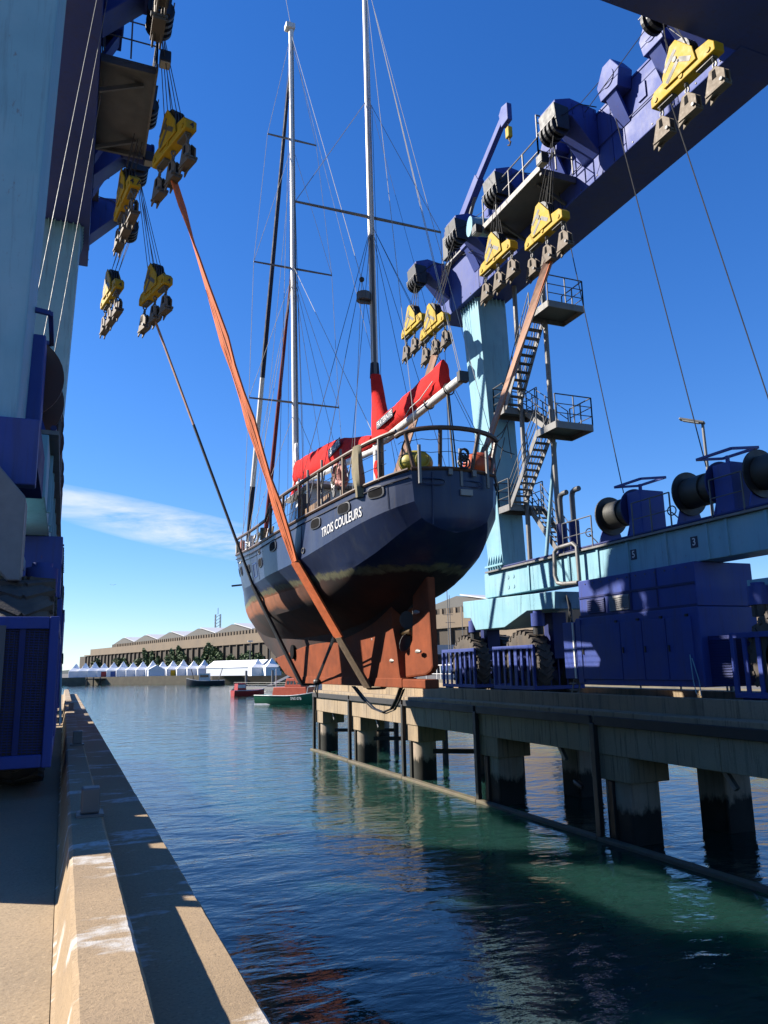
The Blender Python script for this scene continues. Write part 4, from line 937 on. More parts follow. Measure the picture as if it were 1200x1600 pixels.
# stern fittings
MB().box((XC+0.05, 15.20, 8.98), (XC+0.36, 15.26, 9.12)).build('stern_vent', 'zinc', K)
for x in (XC-0.95, XC+0.1, XC+0.8):
    MB().bar((x, 15.26, 9.2), (x, 15.26, 10.1), 0.06, 0.06).build('stern_stanchion', 'galv', K)
MB().tube([(XC-0.62, 15.27, 9.5), (XC-0.62, 15.34, 8.3)], 0.018, 5).build('weld_seam', 'hullpaint', K)
for x, w in ((XC-0.62, 0.30), (XC+0.36, 0.28)):
    lp = [(x+w*math.copysign(abs(math.cos(t))**0.6, math.cos(t)), 15.268+0.0, 9.27+0.07*math.copysign(abs(math.sin(t))**0.6, math.sin(t))) for t in np.linspace(0, 2*PI, 20, False)]
    MB().tube(lp, 0.015, 5, False, True).build('hawse_ring', 'hullpaint', K)
for x in (XC-0.2, XC+0.42): MB().box((x-0.05, 15.18, 9.44), (x+0.05, 15.24, 9.58)).build('chock', 'galv', K)
# keel, skeg and rudder
def slab(poly, wtop, wbot, zt, zb, name, m, bevel=0.02):
    b = MB(); n = len(poly)
    def hw(z): return (wbot+(wtop-wbot)*(z-zb)/(zt-zb))/2
    b.add([(XC-hw(z), y, z) for y, z in poly]+[(XC+hw(z), y, z) for y, z in poly], [tuple(range(n)), tuple(range(2*n-1, n-1, -1))]+[(i, (i+1) % n, n+(i+1) % n, n+i) for i in range(n)])
    return b.build(name, m, K, bevel=bevel)
keel = slab([(18.32, 4.64), (27.6, 4.65), (29.6, 4.92), (31.2, 5.55), (27, 5.9), (22, 6.1), (19.6, 6.62), (18.62, 6.75), (18.66, 6.2), (18.5, 5.6), (18.45, 4.95)], 0.62, 0.36, 6.7, 4.64, 'keel', 'antifoul')
MB().box((XC-0.21, 18.3, 4.62), (XC+0.21, 28.2, 4.86)).build('keel_shoe', 'antifoul', keel, bevel=0.02)
MB().box((XC-0.19, 16.95, 4.62), (XC+0.19, 18.6, 4.84)).build('rudder_heel', 'antifoul', keel, bevel=0.03)
rud = slab([(17.70, 7.14), (16.82, 7.30), (16.72, 5.13), (16.85, 5.02), (17.15, 4.93), (18.36, 4.86), (18.36, 5.46), (18.05, 5.62), (17.86, 5.80)], 0.22, 0.16, 7.1, 4.8, 'rudder', 'antifoul', 0.05)
for y, z in ((17.3, 6.45), (17.25, 5.5), (18.9, 5.3), (20.2, 5.9)):
    MB().tube([(XC-0.2, y+0.14, z), (XC-0.22, y, z+0.01), (XC-0.2, y-0.14, z)], [0.03, 0.055, 0.03], 8).build('anode', 'zinc', rud if y < 18.5 else keel, smooth=True)
pr = MB().cyl((XC, 18.0, 6.02), (XC, 18.7, 6.02), 0.10, 14).build('propeller', 'bronze', K, smooth=True)
for a in (100, 245, 10):
    t = math.radians(a); u = Vector((math.cos(t), 0, math.sin(t))); w = Vector((-math.sin(t), 0, math.cos(t)))
    c = Vector((XC, 18.2, 6.02)); ring = []
    for k in range(12):
        q = 2*PI*k/12; ring.append(c+u*(0.30+0.24*math.cos(q))+w*0.17*math.sin(q)+Vector((0, 0.08*math.sin(q), 0)))
    MB().prism(ring, (0, 0.03, 0)).build('blade', 'black', pr)
MB().cyl((XC-0.34, 28.2, 5.75), (XC+0.34, 28.2, 5.75), 0.26, 20).build('bow_thruster', 'hole', K)
# raised taffrail on turned posts round the stern, lower rail forward
def rail_h(y): return 0.98 if y < 23.2 else (0.98-(y-23.2)*0.55 if y < 23.9 else 0.60)
for port in (True, False):
    sg = -1 if port else 1
    pts = []
    for y in list(np.linspace(15.75, 23.2, 22))+[23.4, 23.6, 23.9]+list(np.linspace(24.4, 38.3, 30)):
        b, z = hp(y, 'rail'); pts.append((XC+sg*b, y, z+rail_h(y)+0.05))
    MB().tube(pts, 0.055, 8).build('hand_rail', 'wood', K, smooth=True)
    for y in (16.2, 17.6, 19.0, 20.4, 21.8, 23.2, 25.2, 27.0, 29.0, 31.0, 33.0, 35.0, 36.8):
        b, z = hp(y, 'rail'); m = 'woodlight' if y in (17.6,) else 'wood'
        MB().cyl((XC+sg*b, y, z), (XC+sg*b, y, z+rail_h(y)+0.03), 0.045 if y < 24 else 0.025, 8).build('rail_post', m if y < 24 else 'galv', K)
    if True:
        for q in (0.35, 0.68):
            lw = [(XC+sg*hp(y, 'rail')[0], y, hp(y, 'rail')[1]+rail_h(y)*q) for y in np.linspace(16, 37.5, 40)]
            MB().tube(lw, 0.008, 4).build('guard_wire', 'rope', K)
arc = []
for k in range(17):
    t = -1+2*k/16; arc.append((XC+1.30*math.sin(t*PI/2), 15.75-0.75*math.cos(t*PI/2), 10.40+0.10*math.cos(t*PI/2)))
MB().tube(arc, 0.06, 8).build('taff_rail', 'wood', K, smooth=True)
for k in (2, 6, 10, 14): 
    a = arc[k]; MB().cyl((XC+(a[0]-XC)*0.82, max(a[1], 15.30)+0.02, 9.56), (a[0], a[1], a[2]), 0.05, 8).build('taff_post', 'wood', K)
for q in (9.95, 10.25):
    MB().tube([(XC+(a[0]-XC)*0.93, a[1]+0.1, q+0.02*math.sin(i*2.1)) for i, a in enumerate(arc)], 0.008, 4).build('guard_wire', 'rope', K)
rp = MB()
for k in range(7): rp.torus((XC+0.12+random.uniform(-.04, .04), 15.15, 10.0-0.05*k+random.uniform(-.03, .03)), (random.uniform(-.4, .4), 1, random.uniform(-.3, .3)), 0.10+0.02*(k % 3), 0.022, 12, 5)
rp.build('rope_coil', 'black', K)
for x0, z0, x1, z1 in ((XC+1.1, 10.4, XC+1.6, 10.1), (XC+1.15, 10.5, XC+1.5, 10.95), (XC+1.5, 10.95, XC+1.52, 10.0), (XC+1.1, 9.6, XC+1.35, 10.5), (XC+1.2, 10.4, XC+1.42, 10.8)):
    MB().tube([(x0, 15.4, z0), ((x0+x1)/2, 15.35, (z0+z1)/2-0.08), (x1, 15.3, z1)], 0.012, 5).build('loose_rope', 'rope', K)
# wheelhouse forward of the mizzen, cockpit shelter posts, wooden bulkhead
wh = MB(); 
wb = [(XC-1.5, 22.6, 8.9), (XC+1.5, 22.6, 8.9), (XC+1.35, 25.6, 8.9), (XC-1.35, 25.6, 8.9)]
wt = [(XC-1.35, 22.7, 10.75), (XC+1.35, 22.7, 10.75), (XC+1.15, 25.0, 10.75), (XC-1.15, 25.0, 10.75)]
W = wh.hexa(wb, wt).build('wheelhouse', 'white', K, bevel=0.04)
MB().prism([(XC-1.5, 22.2, 10.76), (XC-1.5, 25.3, 10.76), (XC-1.4, 25.3, 10.86), (XC-1.4, 22.2, 10.86)], (2.9, 0, 0)).build('roof', 'white', W)
for y0, y1 in ((22.9, 23.7), (23.85, 24.7)):
    MB().prism([(XC-1.455, y0, 9.9), (XC-1.435, y1, 9.9), (XC-1.38, y1-0.05, 10.55), (XC-1.395, y0, 10.55)], (-0.012, 0, 0)).build('window', 'glass', W)
MB().box((XC-1.2, 25.8, 8.95), (XC+1.2, 29.6, 9.75)).build('coach_roof', 'white', K, bevel=0.06)
for y in (26.3, 27.3): MB().cyl((XC-1.215, y, 9.45), (XC-1.19, y, 9.45), 0.11, 14).build('coach_porthole', 'bronze', K)
for k in range(9): MB().box((XC-1.62, 19.8+k*0.30, 8.9), (XC-1.57, 20.06+k*0.30, 9.9)).build('plank', 'woodlight', K)
MB().box((XC-1.4, 19.6, 8.9), (XC+1.4, 22.5, 9.75)).build('cockpit_coaming', 'wood', K)
for y, x in ((22.3, -1.75), (21.2, -1.8), (20.0, -1.75), (18.8, -1.6)): MB().cyl((XC+x, y, 9.0), (XC+x, y, 10.9), 0.035, 8).build('shelter_post', 'white' if y > 22 else 'galv', K)
MB().box((XC-1.7, 22.15, 9.0), (XC-1.45, 22.5, 10.4)).build('locker', 'black', K)
MB().prism([(XC-1.6, 17.7, 9.15), (XC-1.6, 18.9, 9.15), (XC-1.6, 18.6, 9.55), (XC-1.6, 17.9, 9.5)], (0.5, 0, 0)).build('deck_box', 'white', K, bevel=0.05)
for k, (y, z) in enumerate(((18.3, 10.05), (17.95, 9.95))):
    MB().torus((XC-1.85, y, z), (1, 0.1, 0.1), 0.22, 0.09, 18, 8, 0.7).build('life_ring', 'pink', K, smooth=True)
nb = MB()
for k in range(6): nb.torus((XC-1.88, 18.55+random.uniform(-.05, .05), 9.95-k*0.05), (1, random.uniform(-.3, .3), 0), 0.16, 0.03, 12, 5)
nb.build('rope_coil', 'ropelight', K)
def drape(cx, y, z0, z1, w, m, name, n=10):
    rg = []
    for k in range(n):
        t = k/(n-1); z = z1+(z0-z1)*t; r = w*(0.55+0.45*math.sin(PI*(0.15+0.75*t))); ring = []
        for j in range(12):
            a = 2*PI*j/12; q = r*(1+0.22*math.sin(3*a+4*t)); ring.append((cx+0.5*q*math.cos(a), y+q*math.sin(a)+0.05*math.sin(5*t), z))
        rg.append(ring)
    return MB().loft(rg).build(name, m, K, smooth=True)
drape(XC-1.80, 16.95, 9.15, 10.45, 0.24, 'canvas', 'hanging_canvas')
drape(XC-1.55, 16.35, 9.45, 9.95, 0.10, 'red', 'red_flag')
MB().cyl((XC-1.45, 16.3, 9.2), (XC-1.45, 16.3, 10.5), 0.06, 10).build('wooden_post', 'woodlight', K)
# masts
def mast(name, p0, p1, r0, r1):
    return MB().tube([p0, p1], [r0, r1], 14).build(name, 'mast', K, smooth=True)
MZ0, MZ1 = Vector((XC, 20.15, 8.9)), Vector((XC, 20.42, 28.6))
MM0, MM1 = Vector((XC, 28.75, 9.0)), Vector((XC, 29.75, 34.25))
def mz(z): return MZ0.lerp(MZ1, (z-MZ0.z)/(MZ1.z-MZ0.z))
def mm(z): return MM0.lerp(MM1, (z-MM0.z)/(MM1.z-MM0.z))
mizzen = mast('mizzen_mast', MZ0, MZ1, 0.115, 0.095); main = mast('main_mast', MM0, MM1, 0.135, 0.115)
MB().tube([mz(13.6)+Vector((-0.03, -0.12, 0)), mz(18.3)+Vector((-0.03, -0.12, 0))], 0.05, 8).build('sail_track', 'steelgrey', mizzen)
MB().tube([mm(14)+Vector((0.05, -0.13, 0)), mm(33.5)+Vector((0.05, -0.12, 0))], 0.025, 6).build('sail_track', 'galv', main)
MB().box(mm(34.2)-Vector((0.28, 0.2, 0.0)), mm(34.2)+Vector((0.16, 0.2, 0.28))).build('masthead', 'white', main, bevel=0.04)
MB().tube([mm(34.4), mm(34.4)+Vector((-0.25, 0.3, 2.2))], 0.012, 5).build('antenna', 'ropewhite', main)
def spreader(c, half, par, drop=0.0, sweep=0.0):
    for s in (-1, 1): MB().tube([c, c+Vector((s*half, -sweep, drop))], [0.05, 0.035], 8).build('spreader', 'galv', par, smooth=True)
spreader(mm(28.3), 1.12, main); spreader(mm(21.9), 1.72, main); spreader(mm(15.8), 1.9, main); spreader(mz(19.0), 2.45, mizzen, 0.0)
rad = MB().cyl(mz(16.1)+Vector((-0.30, 0, 0)), mz(16.35)+Vector((-0.30, 0, 0)), 0.22, 16).build('radar', 'steelgrey', mizzen)
MB().bar(mz(16.05), mz(16.05)+Vector((-0.45, 0, 0)), 0.08, 0.06).build('radar_bracket', 'steelgrey', mizzen)
# booms and sail covers
def cover(name, pts, m, par, folds=0.055):
    """pts: (centre, half width, half height)"""
    rg = []
    for i, (c, w, hh) in enumerate(pts):
        c = Vector(c); ring = []
        for j in range(16):
            a = 2*PI*j/16; q = 1+folds*math.sin(5*a+i*1.7); top = math.sin(a)
            ring.append(c+Vector((w*math.cos(a)*q*(1.0 if top < 0 else 0.75), 0, hh*top*q)))
        rg.append(ring)
    return MB().loft(rg).build(name, m, par, smooth=True)
bz = MB().tube([(XC, 20.0, 11.52), (XC, 14.85, 11.66)], 0.11, 12).build('mizzen_boom', 'white', K, smooth=True)
MB().box((XC-0.12, 14.72, 11.56), (XC+0.12, 14.86, 11.80)).build('boom_end', 'black', bz)
cvp = []
for k in range(15):
    t = k/14; y = 19.85-t*4.15; top = 12.20+0.24*t; 
    if t < 0.25: top += 0.10*(0.25-t)
    cvp.append(((XC, y, (top+11.66)/2), 0.20+0.02*math.sin(k*1.3), (top-11.62)/2))
cv = cover('mizzen_sail_cover', cvp, 'red', K)
rg = []
for k in range(10):                                    # the upright sleeve round the mast
    t = k/9; z = 11.55+t*2.15; c = mz(z); hw = 0.25-0.09*t; dp = 0.85*(1-t)**1.2+0.18
    rg.append([c+Vector((hw*math.cos(2*PI*j/16)*(1+0.08*math.sin(7*t+j)), -0.14*0+(-dp*0.5)+dp*0.62*math.sin(2*PI*j/16), 0)) for j in range(16)])
MB().loft(rg).build('cover_sleeve', 'red', cv, smooth=True)
MB().tube([mz(13.65), mz(14.1)], [0.16, 0.13], 10).build('sleeve_collar', 'navycloth', cv, smooth=True)
bmn = MB().tube([(XC, 28.6, 12.28), (XC, 19.9, 11.40)], 0.11, 12).build('main_boom', 'white', K, smooth=True)
cmp_ = []
for k in range(17):
    t = k/16; y = 28.7-t*8.3; base = 12.34-t*0.84; hgt = 0.90-0.10*abs(t-0.35)-max(0, t-0.6)*1.15
    cmp_.append(((XC, y, base+hgt/2), 0.22, hgt/2+0.03))
cmn = cover('main_sail_cover', cmp_, 'red', K)
cover('cover_sleeve', [(mm(12.0)+Vector((0, -0.05, 0)), 0.26, 0.3), (mm(12.0)+Vector((0, -0.35, 0.15)), 0.22, 0.5)], 'red', cmn)
drape(mm(13)[0], mm(13)[1]-0.05, 12.9, 14.0, 0.22, 'white', 'mast_cloth')
# lettering on the covers, on a dark patch standing on the port side
def patch(par, y, z, L, H, slope, txt, x):
    u = Vector((0, -1, slope)).normalized(); v_ = Vector((0, slope, 1)).normalized(); c = Vector((x, y, z))
    MB().prism([c-u*L/2-v_*H/2, c+u*L/2-v_*H/2, c+u*L/2+v_*H/2, c-u*L/2+v_*H/2], (-0.012, 0, 0)).build('patch', 'logoback', par)
    vv, ff = text_verts(txt, H*0.95); wv = max(p[0] for p in vv)-min(p[0] for p in vv)
    MB().add([c+Vector((-0.016, 0, 0))+u*p[0]*(L*0.92/wv)+v_*p[1] for p in vv], ff).build('lettering', 'white', par)
patch(cv, 19.0, 11.95, 1.2, 0.24, 0.04, 'FRATERNITE', XC-0.222)
patch(cmn, 23.4, 12.32, 1.25, 0.30, 0.09, 'EGALITE', XC-0.228)
MB().tube([(XC-0.22, 15.9, 11.95), (XC-0.25, 16.6, 11.72), (XC-0.24, 17.2, 11.70), (XC-0.2, 17.7, 11.58)], 0.015, 5).build('loose_rope', 'ropewhite', K)
for y in (15.5, 16.6): MB().torus((XC, y, 11.63), (0, 1, 0), 0.14, 0.018, 14, 5).build('boom_lashing', 'rope', bz)
MB().tube([(XC, 15.6, 11.55), (XC+0.02, 15.45, 9.6)], 0.03, 6).build('mainsheet', 'black', K)
MB().tube([(XC+0.05, 15.6, 11.55), (XC+0.10, 15.45, 9.6)], 0.02, 6).build('mainsheet', 'rope', K)
# furled headsails
BOW = Vector((XC, 37.9, 10.75))
a, b = mm(32.5)+Vector((0, 0.15, 0)), BOW
MB().tube([a.lerp(b, t) for t in (0, 0.05, 0.3, 0.62)], [0.03, 0.07, 0.10, 0.12], 8).build('furled_genoa', 'navycloth', K, smooth=True)
MB().tube([a.lerp(b, t) for t in (0.62, 0.85)], [0.12, 0.13], 8).build('furled_genoa', 'white', K, smooth=True)
MB().tube([a.lerp(b, t) for t in (0.85, 0.97)], [0.14, 0.09], 8).build('furled_genoa', 'navycloth', K, smooth=True)
a, b = mm(22.3)+Vector((0, 0.15, 0)), Vector((XC, 34.3, 10.2))
MB().tube([a.lerp(b, t) for t in (0.02, 0.3, 0.7, 0.93, 0.99)], [0.04, 0.08, 0.10, 0.11, 0.05], 8).build('furled_staysail', 'reddark', K, smooth=True)
# rigging wire
def wire(p, q, r=0.010, m='ropelight', sag=0.0, name='rigging_wire'):
    p, q = Vector(p), Vector(q); c = (p+q)/2-Vector((0, 0, sag))
    MB().tube([p, c, q] if sag else [p, q], r, 4).build(name, m, K)
def chain(y, s, f=1.0): b, z = hp(y, 'rail'); return Vector((XC+s*b*f, y, z+0.05))
for s in (-1, 1):
    e1, e2, e3 = mm(28.3)+Vector((s*1.12, 0, 0)), mm(21.9)+Vector((s*1.72, 0, 0)), mm(15.8)+Vector((s*1.9, 0, 0))
    wire(mm(34.0), e1); wire(e1, e2); wire(e2, e3); wire(e3, chain(28.6, s))
    wire(mm(28.0), e2); wire(mm(21.7), e3); wire(mm(21.6), chain(27.6, s)); wire(mm(21.6), chain(29.9, s)); wire(mm(15.5), chain(28.0, s))
    e = mz(19.0)+Vector((s*2.45, 0, 0))
    wire(mz(23.3), e); wire(e, chain(20.0, s), 0.009, 'rope'); wire(mz(18.7), chain(19.2, s), 0.009, 'rope'); wire(mz(18.7), chain(21.2, s), 0.009, 'rope')
    wire(mz(28.2), (XC+s*1.0, 15.35, 10.5), 0.009, 'ropewhite'); wire(mm(33.8), chain(22.5, s, 0.98), 0.009)
wire(mm(34.0), (XC+0.05, 21.3, 17.4), 0.012, 'ropewhite'); wire((XC+0.05, 21.3, 17.4), mz(9.6)+Vector((-0.6, 0.6, 0)), 0.009, 'ropewhite'); wire((XC+0.05, 21.3, 17.4), mz(9.6)+Vector((0.9, 0.2, 0)), 0.009, 'rope')
MB().sphere((XC+0.05, 21.3, 17.4), 0.09, 8, 6).build('rope_block', 'rope', K)
wire(mm(22.0), (XC+0.1, 20.3, 11.6), 0.012, 'ropewhite'); wire(mm(34.1), BOW, 0.009); wire(mm(28), Vector((XC-1.2, 30.8, 9.8)), 0.009)
wire(mz(28.4), (XC, 14.95, 11.85), 0.010, 'ropewhite'); wire(mz(28.4), (XC+0.12, 15.05, 11.8), 0.010, 'ropewhite'); wire(mz(23.5), (XC, 15.8, 12.35), 0.006, 'rope')
wire(mz(18.8), (XC+1.3, 16.2, 10.5), 0.009, 'rope'); wire(mz(18.8), (XC+0.9, 15.8, 10.5), 0.008, 'rope'); wire(mz(18.6), (XC-1.7, 18, 9.5), 0.008, 'rope')
for k in range(4): wire(mm(30-k*3)+Vector((0.08*k-0.1, -0.14, 0)), mm(11)+Vector((0.25*k-0.4, -0.2, 0)), 0.008, 'ropewhite' if k % 2 else 'rope')
for k in range(3): wire(mz(27-k*2)+Vector((0.05*k, -0.1, 0)), mz(12.5)+Vector((0.15*k-0.15, -0.12, 0)), 0.008, 'ropewhite' if k % 2 else 'rope')
MB().bar((XC-0.05, 38.3, 9.3), (XC-0.6, 38.5, 9.25), 0.1, 0.08).build('anchor_shank', 'steelgrey', K)
# bundles on deck beside the main mast
for k in range(6): MB().tube([(XC-1.5-0.1*k, 27.2+0.5*k, 9.2), (XC-1.3-0.05*k, 27.3+0.5*k, 10.3)], 0.04, 6).build('lashed_line', ('canvas', 'wood', 'ropelight')[k % 3], K)

for x_, y_ in ((-1.2, 17.2), (1.2, 17.2), (-1.5, 21.5), (1.5, 21.5), (-1.3, 26.5)):
    w_ = MB().cyl((XC+x_, y_, hp(y_, 'rail')[1]-0.3), (XC+x_, y_, hp(y_, 'rail')[1]+0.28), 0.11, 12, 0.08).build('deck_winch', 'galv', K, smooth=True)
    MB().cyl((XC+x_, y_, hp(y_, 'rail')[1]+0.281), (XC+x_, y_, hp(y_, 'rail')[1]+0.33), 0.13, 12).build('winch_cap', 'galv', w_)
for k in range(9):
    y_ = 17.2+k*0.72; b_, z_ = hp(y_, 'rail')
    MB().tube([(XC-b_+0.02, y_, z_+0.95), (XC-b_-0.03, y_+0.1, z_+0.55), (XC-b_+0.0, y_+0.28, z_+0.45), (XC-b_-0.02, y_+0.42, z_+0.93)], 0.016, 5).build('hanging_line', ('ropelight', 'canvas', 'rope')[k % 3], K)
for k in range(5):
    y_ = 24.6+k*2.2; b_, z_ = hp(y_, 'rail')
    MB().tube([(XC-b_+0.05, y_, z_+0.1), (XC-b_+0.06, y_+0.02, z_+0.5)], 0.09, 8).build('rail_bundle', ('canvas', 'white', 'pink')[k % 3], K, smooth=True)

# fenders lying on the after deck
t = thing('round_fender', 'large yellow round fender on the port side of the after deck', 'fender', (XC-0.75, 15.95, 9.6), 'fenders on the after deck')
MB().sphere((XC-0.72, 15.95, 9.86), (0.42, 0.36, 0.30), 20, 14).build('fender_body', 'fenderyellow', t, smooth=True)
MB().torus((XC-0.72, 15.58, 9.86), (0, 1, 0.1), 0.17, 0.02, 16, 5).build('fender_rim', 'fenderyellow', t)
MB().tube([(XC-1.1, 15.9, 9.95), (XC-1.12, 15.8, 10.2), (XC-1.05, 15.6, 10.5)], 0.02, 5).build('lanyard', 'rope', t)
t = thing('round_fender', 'orange round fender on the starboard side of the after deck', 'fender', (XC+0.8, 15.9, 9.6), 'fenders on the after deck')
MB().sphere((XC+0.86, 15.75, 9.86), (0.40, 0.34, 0.34), 20, 14).build('fender_body', 'fenderorange', t, smooth=True)
MB().cyl((XC+1.12, 15.7, 9.8), (XC+1.24, 15.65, 9.82), 0.05, 10).build('fender_eye', 'fenderorange', t)

# ================================================================== SLINGS and lashings
def ribbon(name, pts, w, th, m, par, ydir=(0, 1, 0), twist=None):
    """flat webbing strap along pts, width w along y"""
    rg = []; pts = [Vector(p) for p in pts]; k = len(pts)
    for i, p in enumerate(pts):
        t = (pts[min(i+1, k-1)]-pts[max(i-1, 0)]).normalized(); y = Vector(ydir)
        y = (y-t*y.dot(t)).normalized(); nrm = t.cross(y)
        a = twist[i] if twist else 0; y2 = y*math.cos(a)+nrm*math.sin(a); n2 = nrm*math.cos(a)-y*math.sin(a)
        ww = w[i] if isinstance(w, (list, tuple)) else w
        rg.append([p-y2*ww/2-n2*th/2, p-n2*th*0.7, p+y2*ww/2-n2*th/2, p+y2*ww/2+n2*th/2, p+n2*th*0.3, p-y2*ww/2+n2*th/2])
    return MB().loft(rg).build(name, m, par, smooth=False)
def sect_xy(y, row, port): b, z = hp(y, row); return (XC-b if port else XC+b), z
def dense(pts, n=6):
    pts = list(pts)
    o = []
    for a, b in zip(pts[:-1], pts[1:]):
        for k in range(n): o.append(Vector(a).lerp(Vector(b), k/n))
    o.append(Vector(pts[-1])); return o
def girth(y, e):
    """taut path of a sling round the section: knuckle to keel, port side, as (half breadth, z)"""
    pts = [q for q in section(y) if q[1] <= hp(y, 'knuck')[1]+0.01]+[(0.215, 4.60)]
    out = [pts[0]]
    while out[-1] != pts[-1]:
        i = pts.index(out[-1]); best = max(pts[i+1:], key=lambda q: math.atan2(q[0]-out[-1][0], out[-1][1]-q[1])); out.append(best)
    return [(b+e, z) for b, z in out]
def gpath(y, e, sg, n=4): return dense([Vector((XC+sg*b, y, z)) for b, z in girth(y, e)], n)
YA = 20.6; bA, zA = hp(YA, 'knuck'); eps = 0.035
A = thing('lifting_sling', 'broad orange lifting sling down the port side of the hull to the keel', 'sling', (XC, YA, 4.6), 'lifting slings')
pt_top = Vector((2.16, 20.5, 18.98)); pt_k = Vector((XC-bA-eps, YA, zA+0.05)); pt_b = Vector((XC-0.24, YA, 4.60)); gA = gpath(YA, eps, -1, 5); gk = int(len(gA)*0.55); mid = gA[gk]; pt_k = gA[0]
d1 = dense([pt_top, pt_k], 14); tw = [0.9*max(0, 1-i/4)+0.10*math.sin(i*1.9) for i in range(len(d1))]
ribbon('sling_web', d1, [0.26+0.42*min(1, i/6) for i in range(len(d1))], 0.05, 'orange', A, twist=tw)
for q in (-0.12, 0.02, 0.15):
    ribbon('stitch_line', [p+Vector((-0.03, q, -0.012)) for p in d1[4:]], 0.012, 0.012, 'slingedge', A)
ribbon('sling_web', gA[:gk+1], 0.68, 0.05, 'orange', A)
ribbon('wear_sleeve', gA[gk:], 0.52, 0.07, 'slingworn', A)
ribbon('sling_web', [pt_b, Vector((XC-0.2, YA, 4.56)), Vector((XC+0.2, YA, 4.56)), Vector((XC+0.24, YA, 4.60))], 0.34, 0.05, 'slingworn', A)
sb_k = Vector((XC+bA+eps, YA, zA+0.05)); sb_top = Vector((14.75, 20.3, 18.78))
ribbon('sling_web', gpath(YA, eps, 1), 0.34, 0.05, 'slingworn', A)
d2 = dense([sb_k, sb_top], 14); ribbon('sling_web', d2, 0.32, 0.06, 'slingpale', A, twist=[0.8*max(0, (i-9)/5) for i in range(len(d2))])
ribbon('sling_web', [p+Vector((0.06, -0.06, 0.03)) for p in d2[5:]], 0.12, 0.05, 'orange', A)
ribbon('wear_sleeve', [p+Vector((-0.02, 0, 0.02)) for p in d2[1:6]], 0.30, 0.09, 'slingworn', A)
YB = 27.2; bB, zB = hp(YB, 'knuck'); bW, zW = hp(YB, 'wl')
Bs = thing('lifting_sling', 'dark narrow lifting sling under the forward part of the hull', 'sling', (XC, YB, 4.6), 'lifting slings')
ptk = Vector((XC-bB-eps, YB, zB)); ptb = Vector((XC-0.24, YB, 4.60)); tp = Vector((2.38, YB, 17.68))
ribbon('sling_web', dense([tp, tp.lerp(ptk, 0.4)], 5), 0.17, 0.05, 'slingpale', Bs)
ribbon('sling_web', dense([tp.lerp(ptk, 0.4), ptk], 6), 0.15, 0.07, 'black', Bs)
ribbon('wear_sleeve', gpath(YB, 0.05, -1), 0.34, 0.08, 'black', Bs)
ribbon('sling_web', [ptb, Vector((XC-0.2, YB, 4.57)), Vector((XC+0.2, YB, 4.57)), Vector((XC+0.24, YB, 4.60))], 0.34, 0.06, 'black', Bs)
ribbon('sling_web', gpath(YB, eps, 1), 0.34, 0.06, 'slingworn', Bs)
d3 = dense([Vector((XC+bB+eps, YB, zB)), Vector((13.75, YB, 18.03))], 10); ribbon('sling_web', d3, 0.34, 0.07, 'slingpale', Bs, twist=[0.5]*len(d3))
# lashing strap between the two slings and its hanging loop
L = thing('lashing_strap', 'black webbing strap tying the two slings together below the keel', 'strap', (XC, 22, 4.6))
pA = mid+Vector((-0.05, 0.1, 0.15)); pK = Vector((XC-0.30, 25.2, 4.72))
for q in (0, 0.16): ribbon('strap_web', dense([pA+Vector((0, q, -q)), pK+Vector((0, q*0.4, 0))], 6), 0.09, 0.02, 'black', L)
MB().sphere(pK+Vector((0, 0, -0.03)), (0.13, 0.16, 0.12), 10, 7).build('knot', 'black', L)
MB().tube([pK, pK+Vector((-0.05, 0.08, -0.3)), pK+Vector((-0.02, -0.1, -0.5)), pK+Vector((-0.05, -0.2, -0.3)), pK+Vector((0, -0.1, -0.1))], 0.03, 6).build('rope_tail', 'rope', L, smooth=True)
lp = [Vector((XC-0.2, 21.9, 4.6)), Vector((XC-0.15, 21.2, 4.25)), Vector((XC-0.1, 20.6, 4.02)), Vector((XC-0.05, 20.0, 3.94)), Vector((XC, 19.5, 4.05)), Vector((XC+0.02, 19.2, 4.3)), Vector((XC+0.05, 18.95, 4.6))]
ribbon('strap_web', dense(lp, 3), 0.12, 0.025, 'black', L, (1, 0.3, 0)); ribbon('strap_web', [p+Vector((0.03, -0.12, -0.03)) for p in dense(lp, 3)], 0.09, 0.02, 'black', L, (0.6, 0.5, 0))

# ================================================================== BACKGROUND across the basin
def leaf_mass(name, centers, n, size, m, parent=None):
    """clumps of small leaf faces filling ellipsoids: centers = [(c, (rx, ry, rz))]"""
    V = []; F = []
    for i in range(n):
        c, r = centers[rng.randint(len(centers))]
        d = rng.normal(size=3); d /= np.linalg.norm(d); q = (0.55+0.45*rng.rand())
        p = np.array(c)+d*np.array(r)*q*(1+0.18*math.sin(5*d[0]+3*d[2]))
        a = rng.normal(size=3); a /= np.linalg.norm(a); b = np.cross(a, rng.normal(size=3)); b /= np.linalg.norm(b)+1e-6
        s = size*(0.6+0.8*rng.rand()); k = len(V)
        V += [tuple(p-a*s), tuple(p+b*s*0.6), tuple(p+a*s), tuple(p-b*s*0.6)]; F.append((k, k+1, k+2, k+3))
    o = MB(); o.v = V; o.f = F; o.mi = [0]*len(F)
    me = bpy.data.meshes.new(name); off = wloc(parent) if parent else Vector((0, 0, 0))
    me.from_pydata([(v[0]-off.x, v[1]-off.y, v[2]-off.z) for v in V], [], F); me.materials.append(MATS[m])
    ob = bpy.data.objects.new(name, me); COL.objects.link(ob)
    if parent: ob.parent = parent
    return ob

